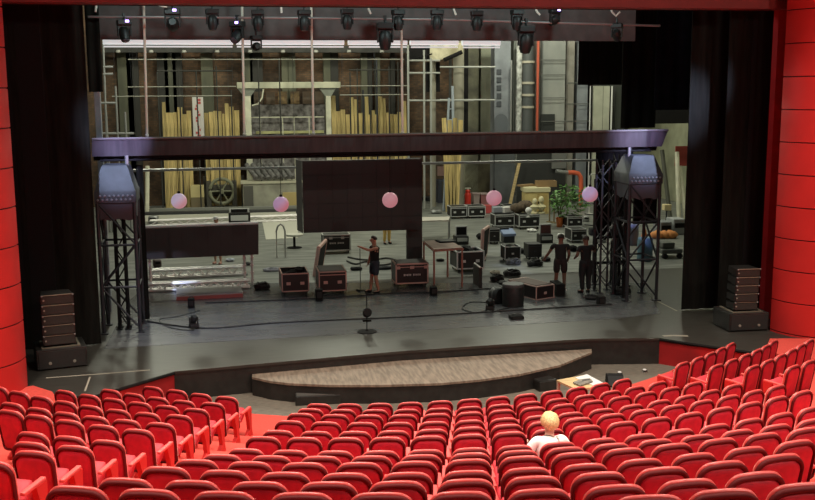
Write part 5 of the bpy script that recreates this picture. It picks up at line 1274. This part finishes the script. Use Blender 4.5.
# bent red duct and pale stand
t = thing('red_duct', 'thick red pipe bending down behind the potted plant', 'pipe'); Yd = 50.8
pts = [Q(568, 172.5, Yd), Q(574, 172.5, Yd), Q(578.5, 173.5, Yd), Q(580.7, 177, Yd), Q(581, 182, Yd), Q(581, 192, Yd)]; pts.append(Vector((pts[-1].x, Yd, .03)))
m = MB(); m.path(pts, .12, 12); autosmooth(m.build('tube', mat('duct_red', (.72, .13, .06), .4), t), 50); m = MB(); m.path([Q(556, 171, Yd), Q(568.5, 172.5, Yd)], .10, 10); m.build('grey_end', STEEL, t)
p = P(589, 214); m = MB(); m.path([(p.x, p.y, .02), (p.x, p.y, 1.9), (p.x + .05, p.y, 2.0), (p.x + .5, p.y, 2.05)], .035, 8); m.lathe([(.2, 0), (.2, .03), (.04, .05)], 12, Matrix.Translation(p)); tag(m.build('pale_stand', MATS['pale_tube']), 'pale bent pipe stand right of the potted plant', 'stand')
# far right strip beyond the right tower
upright('red_banner', 'dark red cloth hanging high beyond the right tower', 675, 688, 146, 166, 45, .06, mat('banner_red', (.30, .045, .035), .8), 'cloth')
for k, (xa, ya, xb_, yb, lab) in enumerate(((677, 152, 676, 224, 'tallest cream one'), (679.5, 166, 683, 224, 'shorter cream one'), (662, 150, 668, 222, 'dark left one'))):
    A = Q(xa, ya, 44.5); B = Q(xb_, yb, 44.); m = MB(); m.tube(A, (B.x, B.y - .3, .02), .10, 8); tag(m.build('leaning_pole', CREAM if k < 2 else mat('dark_olive', (.08, .08, .06), .7)), 'tall pole leaning beyond the right tower, ' + lab, 'pole', 'poles beyond the right tower')
c, w, h = px_size(661, 671, 203, 226); t = thing('floor_fan', 'small cream-headed work lamp on a stand beyond the right tower', 'lamp', c)
m = MB(); m.box((0, 0, h * .82), (w * .75, .3, h * .26), bev=.02); m.build('lamp_head', mat('lamp_cream', (.66, .54, .30), .6), t); m = MB(); m.tube((0, 0, .03), (0, 0, h * .7), .04, 8); m.lathe([(.25, 0), (.25, .03), (.05, .06)], 12); m.build('stand', DARKSTEEL, t)
c, w, h = px_size(662, 684, 243, 259); t = thing('lift_truck', 'grey wheeled lifting machine beyond the right tower', 'machine', c + Vector((0, .5, 0)))
m = MB(); m.box((0, 0, h * .45), (w, .9, h * .28), bev=.03); m.build('chassis', mat('machine_grey', (.12, .12, .11), .6), t); m = MB(); m.box((-w * .1, 0, h * .8), (w * .6, .6, h * .36), bev=.04); m.build('hood', mat('machine_grey_green', (.10, .10, .085), .7), t)
for sx in (-1, 1): m = MB(); m.tube((sx * w * .36, -.48, h * .17), (sx * w * .36, -.36, h * .17), h * .17, 14); m.build('wheel', RUBBER, t)
for k, x in enumerate((665, 670, 676, 681)):
    c = P(x, 241.5); t = thing('orange_sack', 'orange cloth bundle on the floor beyond the right tower, %s of four from the left' % ORD[k], 'bundle', c + Vector((0, .9, 0)), 0, 'orange bundles beyond the right tower'); m = MB(); m.ball((0, 0, .16), .26, (1.1, .9, .7), 2)
    for v in m.bm.verts: v.co *= 1 + .12 * math.sin(v.co.x * 31 + v.co.z * 27 + k); v = v
    m.build('cloth', mat('sack_orange', (.62, .24, .07), .8), t, True)
for k, (x0, x1, y0, y1, col, lab) in enumerate(((660, 672, 222, 236, (.20, .21, .22), 'left'), (673, 686, 219, 235, (.33, .34, .34), 'right'))):
    c, w, h = px_size(x0, x1, y0, y1); t = thing('grey_gear_crate', 'grey gear crate behind the orange bundles, %s one' % lab, 'crate', c + Vector((0, .4, 0)), 0, 'gear crates beyond the right tower'); m = MB(); m.box((0, 0, h / 2), (w, .8, h), bev=.03); m.build('shell', mat('crate_grey_' + 'ab'[k], col, .7), t); m = MB(); m.box((0, -.41, h * .6), (w * .8, .02, h * .3)); m.build('front_band', MATTE, t)
# bits seen through the right tower
for k, (x, y, col, lab) in enumerate(((634, 246, (.30, .36, .50), 'pale blue plastic drum seen through the right hooded tower'), (648, 262, (.20, .38, .48), 'teal plastic drum seen through the right hooded tower'))):
    c = P(x, y); m = MB(); m.lathe([(.26, 0), (.29, .04), (.27, .3), (.29, .5), (.27, .8), (.24, .86)], 16, None); o = autosmooth(m.build('plastic_drum', mat('drum_' + 'ab'[k], tuple(v * .45 for v in col), .6)), 50); o.location = c + Vector((0, .3, 0)); tag(o, lab, 'plastic drum')
c = P(644, 247); m = MB(); m.lathe([(.24, 0), (.05, .72), (.03, .74)], 14); o = m.build('traffic_cone', ORANGE); o.location = c; tag(o, 'orange cone seen through the right hooded tower', 'cone')

# dark gantry and hanging rods in front of the brick wall
t = thing('dark_gantry', 'dark gantry beam running high along the brick back wall', 'gantry'); a = Q(104, 52.5, 55.2); b = Q(432, 46, 55.2)
m = MB(); m.box(((a.x + b.x) / 2, 55.2, (a.z + b.z) / 2), (b.x - a.x, .5, b.z - a.z)); m.build('beam', mat('gantry_dark', (.040, .038, .033), .8, var=.3, scale=2), t)
for k in range(10):
    c = Q(118 + k * 33, 50, 54.9); m = MB(); m.lathe([(.10, 0), (.13, -.12), (.05, -.16)], 10, Matrix.Translation(c)); m.build('work_lamp', mat('gantry_lamp', (.35, .34, .30), .5), t)
for k, (x, y0) in enumerate(((157, 72), (178.5, 68), (196, 70), (216, 66), (231, 90), (258, 60), (279, 58), (350, 72), (357, 68), (370, 74), (389, 66), (398, 62))):
    a = Q(x, y0, 53.3); m = MB(); m.tube((a.x, 53.3, .02), (a.x, 53.3, a.z), .04, 6); tag(m.build('hanging_rod', DKP), 'thin dark upright rod before the brick wall, %s of twelve from the left' % ORD[k], 'rod', 'dark rods before the brick wall')
for k, (x0, x1, y) in enumerate(((157, 232, 71), (349, 402, 70))):
    A = Q(x0, y, 53.3); B = Q(x1, y, 53.3); B.z = A.z; m = MB(); m.tube(A, B, .04, 6); tag(m.build('cross_rod', DKP), 'thin dark level rod before the brick wall, %s of the portal' % ('left', 'right')[k], 'rod', 'dark level rods before the brick wall')
# ------------------------------------------------------------------ people
DGR = None
def skin_mesh(name, chains, mt, parent, sub=1, root=None):
    # chains: lists of (x, y, z, radius); equal points are joined
    key = {}; vs = []; rs = []; es = []
    for ch in chains:
        prev = None
        for x, y, z, r in ch:
            kk = (round(x, 4), round(y, 4), round(z, 4))
            if kk not in key: key[kk] = len(vs); vs.append((x, y, z)); rs.append(r)
            i = key[kk]
            if prev is not None and prev != i: es.append((prev, i))
            prev = i
    me = bpy.data.meshes.new(name); me.from_pydata(vs, es, []); me.update()
    o = bpy.data.objects.new(name, me); COL.objects.link(o)
    sk = o.modifiers.new('skin', 'SKIN'); sk.use_smooth_shade = True
    if not me.skin_vertices: 
        bpy.context.view_layer.objects.active = o
    sv = me.skin_vertices[0].data
    for i, r in enumerate(rs):
        sv[i].radius = (r, r) if not isinstance(r, tuple) else r
        sv[i].use_root = (i == 0)
    ss = o.modifiers.new('sub', 'SUBSURF'); ss.levels = ss.render_levels = sub
    bpy.context.view_layer.update()
    dg = bpy.context.evaluated_depsgraph_get()
    nm = bpy.data.meshes.new_from_object(o.evaluated_get(dg)); nm.name = name
    o.modifiers.clear(); o.data = nm
    for p in nm.polygons: p.use_smooth = True
    nm.materials.clear(); nm.materials.append(mt)
    if parent is not None: o.parent = parent
    return o
def lerp3(a, b, f): return tuple(a[i] + (b[i] - a[i]) * f for i in range(3))
def person(label, loc, rz, J, top, bottom, hair, hair_col, sleeves=.5, shorts=True, shoe=MATTE, skin=SKIN, group=None, cap=None, sub=1, longhair=False):
    t = thing('person', label, 'person', loc, rz, group)
    pel, chest, neck, head = J['pelvis'], J['chest'], J['neck'], J['head']
    sp = lerp3(pel, chest, .5); hd = head; up = Vector(head) - Vector(neck); up.normalize()
    crown = tuple(Vector(head) + up * .085); chin = tuple(Vector(neck).lerp(Vector(head), .55))
    ch = [[(*pel, (.118, .092)), (*sp, (.108, .080)), (*chest, (.120, .084)), (*neck, .060), (*chin, .066), (*hd, (.079, .092)), (*crown, (.062, .072))]]
    fingers = []
    for s in 'lr':
        sh, el, wr, hp, kn, an, to = (J[k + s] for k in ('sh', 'el', 'wr', 'hp', 'kn', 'an', 'to'))
        hand = Vector(wr) + (Vector(wr) - Vector(el)).normalized() * .075
        ch.append([(*chest, (.120, .084)), (*lerp3(chest, sh, .75), .062), (*sh, .058), (*lerp3(sh, el, .5), .050), (*el, .042), (*lerp3(el, wr, .4), .041), (*wr, .028), (*hand, (.040, .022))])
        ch.append([(*pel, (.118, .092)), (*hp, .086), (*lerp3(hp, kn, .5), .078), (*kn, .056), (*lerp3(kn, an, .35), .056), (*an, .036), (*to, .036)])
        d = (Vector(wr) - Vector(el)).normalized(); side = d.cross(Vector((0, 1, .2))).normalized(); nrm = d.cross(side).normalized()
        for q, (off, L) in enumerate(((-.028, .07), (-.010, .085), (.010, .08), (.027, .062))):
            a = hand + side * off; b = a + d * L * .6 + nrm * .012; c = b + d * L * .35 + nrm * .03
            fingers.append([(*a, .0095), (*b, .009), (*c, .008)])
        a = hand - d * .04 + side * -.03; b = a + d * .03 - side * .028; c = b + d * .035 - side * .008
        fingers.append([(*a, .011), (*b, .0105), (*c, .009)])
    body = skin_mesh('body', ch, skin, t, sub)
    m = MB(); m.bm.from_mesh(body.data)
    fw = J.get('face', (0, -1, 0)); fw = Vector(fw).normalized(); rt = fw.cross(up).normalized(); H = Vector(head)
    # nose, ears, brow and fingers joined into the same body
    m.ball(H + fw * .092 + up * -.012, .017, (.8, .9, 1.5), 2)
    for s in (-1, 1): m.ball(H + rt * s * .080 - up * .008, .024, (.45, .8, 1.25), 2)
    m.bm.to_mesh(body.data); m.bm.free()
    for p in body.data.polygons: p.use_smooth = True
    me = body.data
    fo = skin_mesh('fingers', fingers, skin, None, 1)
    bm = bmesh.new(); bm.from_mesh(me); bm.from_mesh(fo.data); bm.to_mesh(me); bm.free()
    bpy.data.objects.remove(fo)
    for p in me.polygons: p.use_smooth = True
    for s in (-1, 1):
        m = MB(); m.ball(H + fw * .082 + rt * s * .030 + up * .012, .011, sub=2); m.build('eye', MATTE, t, True)
    m = MB(); m.ball(H + fw * .084 - up * .048, .013, (2., .6, .5) if abs(fw.y) > .5 else (.6, 2., .5), 2); m.build('mouth', mat('lip', (.40, .14, .11), .5), t, True)
    # clothing
    e = .016
    tc_ = [[(pel[0], pel[1], pel[2] - .10, (.150 + e, .120 + e)), (pel[0], pel[1], pel[2] + .04, (.146 + e, .114 + e)), (*sp, (.140 + e, .108 + e)), (*chest, (.162 + e, .116 + e)), (*lerp3(chest, neck, .38), (.140 + e, .108 + e)), (*lerp3(chest, neck, .74), (.088, .078))] + ([(*lerp3(chest, neck, .98), (.066, .064))] if longhair else [])]
    for s in 'lr':
        sh, el, wr = J['sh' + s], J['el' + s], J['wr' + s]
        c = [(*chest, (.160 + e, .112 + e)), (*lerp3(chest, sh, .75), .075 + e), (*lerp3(sh, el, .02), .064 + e)]
        if sleeves > 0:
            c.append((*lerp3(sh, el, min(sleeves, 1) * .5), .056 + e)); c.append((*lerp3(sh, el, min(sleeves, 1)), .050 + e))
        if sleeves > 1: c += [(*lerp3(el, wr, .5), .044 + e), (*lerp3(el, wr, min(.95, sleeves - 1)), .036 + e)]
        tc_.append(c)
    skin_mesh('shirt', tc_, top, t, sub)
    bc = [[(pel[0], pel[1], pel[2] + .12, (.138 + e, .108 + e)), (*pel, (.142 + e, .114 + e))]]
    for s in 'lr':
        hp, kn, an = J['hp' + s], J['kn' + s], J['an' + s]
        c = [(*pel, (.142 + e, .114 + e)), (*hp, .098 + e), (*lerp3(hp, kn, .5), .088 + e), (*lerp3(hp, kn, .92), .074 + e)]
        if not shorts: c += [(*kn, .064 + e), (*lerp3(kn, an, .5), .056 + e), (*lerp3(kn, an, .95), .050 + e)]
        bc.append(c)
    skin_mesh('shorts' if shorts else 'trousers', bc, bottom, t, sub)
    for s in 'lr':
        an, to = J['an' + s], J['to' + s]
        skin_mesh('shoe', [[(an[0] - (to[0] - an[0]) * .25, an[1] - (to[1] - an[1]) * .25, .048, .045), (*lerp3(an, to, .45)[:2], .046, .048), (*lerp3(an, to, 1.05)[:2], .040, .040)]] if J.get('floor', True) else [[(*an, .05), (*to, .045)]], shoe, t, 1)
    # hair or cap
    m = MB(); m.ball((0, 0, 0), .1, sub=3)
    rotm = Matrix((rt, fw, up)).transposed().to_4x4()
    for v in m.bm.verts:
        x, y, z = v.co / .1
        if y > .35 and z < .45: k = .55
        elif z < -.35 and not longhair: k = .6
        else: k = 1
        bump = 1 + (.05 * math.sin(x * 9 + z * 7) * math.cos(y * 8 + z * 5) if longhair else 0)
        if y > 0 and not longhair: y *= .66
        sx, sy, sz = (.122, .128, .118) if longhair else (.091, .104, .098)
        v.co = Vector((x * sx, y * sy - .012, z * sz + .022)) * k * bump
    m._xf(m.bm.verts[:], Matrix.Translation(H + up * .02) @ rotm); m.build('hair', hair_col, t, True)
    if cap:
        m = MB(); m.lathe([(.108, .045), (.106, .08), (.085, .125), (.03, .145)], 16); m.box((0, .13, .05), (.15, .12, .012)); m._xf(m.bm.verts[:], Matrix.Translation(H) @ rotm); m.build('cap', cap, t, True)
    return t
def standing(**k):
    J = dict(pelvis=(0, 0, .95), chest=(0, 0, 1.29), neck=(0, -.005, 1.47), head=(0, -.03, 1.615), shl=(-.185, 0, 1.405), shr=(.185, 0, 1.405),
             ell=(-.235, .02, 1.12), elr=(.235, .02, 1.12), wrl=(-.25, -.07, .88), wrr=(.25, -.07, .88), hpl=(-.09, 0, .90), hpr=(.09, 0, .90), knl=(-.10, -.01, .50), knr=(.10, -.01, .50),
             anl=(-.11, .02, .085), anr=(.11, .02, .085), tol=(-.13, -.14, .045), tor=(.13, -.14, .045))
    J.update(k); return J
HAIRD = mat('dark_hair', (.035, .022, .016), .6); HAIRB = mat('blond_hair', (.78, .55, .26), .5, var=.3, scale=60, bump=.5)
JEANS = mat('dark_jeans', (.035, .045, .065), .8, var=.2, scale=8); TEE = mat('black_tee', (.012, .011, .012), .9); TEE2 = mat('charcoal_tee', (.020, .017, .017), .9)
DSHORT = mat('dark_shorts', (.028, .020, .019), .85)
SC_ = 1.03
t = person('man in black vest and dark knee-length shorts raising one arm before him, centre stage', P(375, 293), math.radians(-78),
           standing(elr=(.24, -.24, 1.36), wrr=(.17, -.47, 1.47), ell=(-.22, -.03, 1.13), wrl=(-.20, -.10, .90), anr=(.12, .06, .085), tor=(.14, -.10, .045), knl=(-.10, -.05, .5), anl=(-.11, -.08, .085), tol=(-.13, -.24, .045)),
           TEE, JEANS, None, HAIRD, sleeves=0, shorts=True)
t.scale = (SC_ * 1.14, SC_ * 1.14, SC_)
t = person('man in dark tee and shorts with one arm held out, by the rosy-trimmed case', P(560, 291), math.radians(165),
           standing(elr=(.30, -.10, 1.16), wrr=(.42, -.24, .93), ell=(-.22, .02, 1.12), wrl=(-.20, -.12, .93), anr=(.13, -.05, .085), tor=(.17, -.20, .045)), TEE2, DSHORT, None, HAIRD, sleeves=.55, shorts=True, skin=mat('tanned_skin', (.20, .10, .065), .55))
t.scale = (SC_ * 1.14, SC_ * 1.14, SC_)
t = person('man in black tee and long black trousers with his back turned, beside the lattice mast', P(585, 293), math.radians(190),
           standing(elr=(.28, .03, 1.15), wrr=(.24, -.14, 1.06), ell=(-.33, -.12, 1.22), wrl=(-.38, -.36, 1.24), anl=(-.09, .02, .085), anr=(.09, .02, .085)), TEE, mat('black_trousers', (.014, .013, .014), .85), None, HAIRD, sleeves=.6, shorts=False, skin=MATS['tanned_skin'])
t.scale = (SC_ * 1.14, SC_ * 1.14, SC_)
t = person('person in yellow trousers and black shoes standing behind the big hanging screen', P(387, 244), math.radians(20),
           standing(), mat('grey_tee', (.2, .2, .2), .9), mat('yellow_trousers', (.62, .42, .12), .8), None, HAIRD, shorts=False)
t = person('person in a white cap standing behind the low video wall', P(218, 264), math.radians(-30),
           standing(), mat('pink_tee', (.50, .30, .28), .9), mat('grey_shorts', (.3, .28, .27), .8), None, HAIRD, shorts=True, cap=WHITE, shoe=mat('pink_shoe', (.5, .25, .2), .6))
# spectator
sx, sy = SEATXY[('C', 7, 7)]; fz = fzs[7]
# find that seat and let its cushion down
for o in bpy.data.objects:
    if o.get('category') == 'seat' and abs(o.location.x - sx) < .01 and abs(o.location.y - sy) < .01:
        srz = o.rotation_euler.z; seat7 = o
        for c in o.children:
            if c.name.startswith('cushion'):
                hz = Vector((0, .155, .335)); c.matrix_local = Matrix.Translation(hz) @ Matrix.Rotation(math.radians(-36), 4, 'X') @ Matrix.Translation(-hz)
J = dict(pelvis=(-.04, .02, .56), chest=(-.03, .02, .88), neck=(-.01, -.02, 1.045), head=(.0, -.05, 1.175), shl=(-.20, .0, .985), shr=(.165, .0, .985), ell=(-.36, .0, .74), elr=(.28, -.05, .74), wrl=(-.26, -.14, .84), wrr=(.14, -.27, .66),
         hpl=(-.12, -.03, .53), hpr=(.07, -.03, .53), knl=(-.14, -.42, .55), knr=(.08, -.42, .55), anl=(-.14, -.45, .14), anr=(.08, -.45, .14), tol=(-.14, -.58, .05), tor=(.08, -.58, .05), floor=True)
# local front of the figure is -y; the seats face the stage
c = Vector((sx, sy, fz)) + Matrix.Rotation(srz, 3, 'Z') @ Vector((0, .29, 0))
LOW = .18
hx = Q(551, 424, c.y).x
t = person('woman with short blond hair in a white top seated alone among the red seats', (hx, c.y, fz), srz + PI,
           {k: ((-v[0], v[1], v[2] - (LOW if v[2] > .2 else 0)) if isinstance(v, tuple) else v) for k, v in J.items()}, mat('white_top', (.93, .92, .90), .8, var=.05, scale=6), mat('beige_skirt', (.4, .33, .26), .8), None, HAIRB, sleeves=.95, shorts=False, skin=mat('fair_skin', (.66, .40, .29), .5), sub=2, longhair=True)
# ------------------------------------------------------------------ light
W = bpy.data.worlds.new('world'); SC.world = W; W.use_nodes = True
W.node_tree.nodes['Background'].inputs[0].default_value = (1, .93, .85, 1)
W.node_tree.nodes['Background'].inputs[1].default_value = .035
def lamp(kind, name, loc, power, col=(1, 1, 1), aim=None, size=.3, spot=60, blend=.5):
    l = bpy.data.lights.new(name, kind); l.energy = power; l.color = col
    if kind == 'AREA': l.size = size
    else: l.shadow_soft_size = size
    if kind == 'SPOT': l.spot_size = math.radians(spot); l.spot_blend = blend
    o = bpy.data.objects.new(name, l); COL.objects.link(o); o.location = loc
    if aim is not None: o.rotation_euler = (Vector(aim) - Vector(loc)).to_track_quat('-Z', 'Y').to_euler()
    return o
WARM = (1, .89, .76)
for x in (-5, 1, 7, 13):
    for y in (8, 13.5, 18.5):
        lamp('SPOT', 'house_downlight', (x, y, 12.2), 2500, WARM, (x, y - .3, 0), .30, 92, .7)
for x, y, z, e in ((4, -1, 12, 250), (10, -1, 12, 1700), (16, 3, 11, 1500)):
    lamp('POINT', 'house_light', (x, y, z), e, WARM, size=.35)
WORK = (.97, 1, .80)
for x, y, z, e in ((-3, 41, 11.5, 1500), (5, 40, 11.5, 1700), (13, 40, 11.5, 1250), (20, 42, 11, 600), (-4, 50.0, 11.8, 800), (5, 50.0, 11.8, 850), (15, 48.5, 11.8, 1200)):
    lamp('POINT', 'work_light', (x, y, z), e, WORK, size=.4)
# stage front: unseen fill lamps added to light the border and two lavender spots on the towers
for x in (-1.5, 2, 5.5, 9):
    lamp('POINT', 'border_fill', (x, 25.3, 8.9), 95, (.74, 1, .98), size=.15)
LAV = (.55, .66, 1)
lamp('SPOT', 'lavender_spot', (-3.4, 17.0, 11.8), 10500, LAV, (-2.75, 26.5, 4.35), .15, 9.5, 1)
lamp('SPOT', 'lavender_spot', (14.0, 17.0, 11.8), 17000, LAV, (12.15, 27.4, 4.7), .15, 11, 1)
lamp('SPOT', 'lavender_spot', (-2, 17.5, 11.8), 4200, (.62, .70, 1), (-.2, 26.6, 0), .15, 24, 1)
lamp('SPOT', 'lavender_spot', (2.0, 17.5, 10.4), 19000, (.50, .50, 1), (-2.7, 27.3, 4.85), .1, 8, 1)
lamp('SPOT', 'lavender_spot', (8.0, 17.5, 10.4), 17000, (.52, .50, 1), (11.9, 27.9, 4.95), .1, 9, 1)
try:
    SC.cycles.use_denoising = True; SC.cycles.max_bounces = 5; SC.cycles.diffuse_bounces = 2; SC.cycles.sample_clamp_indirect = 4
except Exception: pass
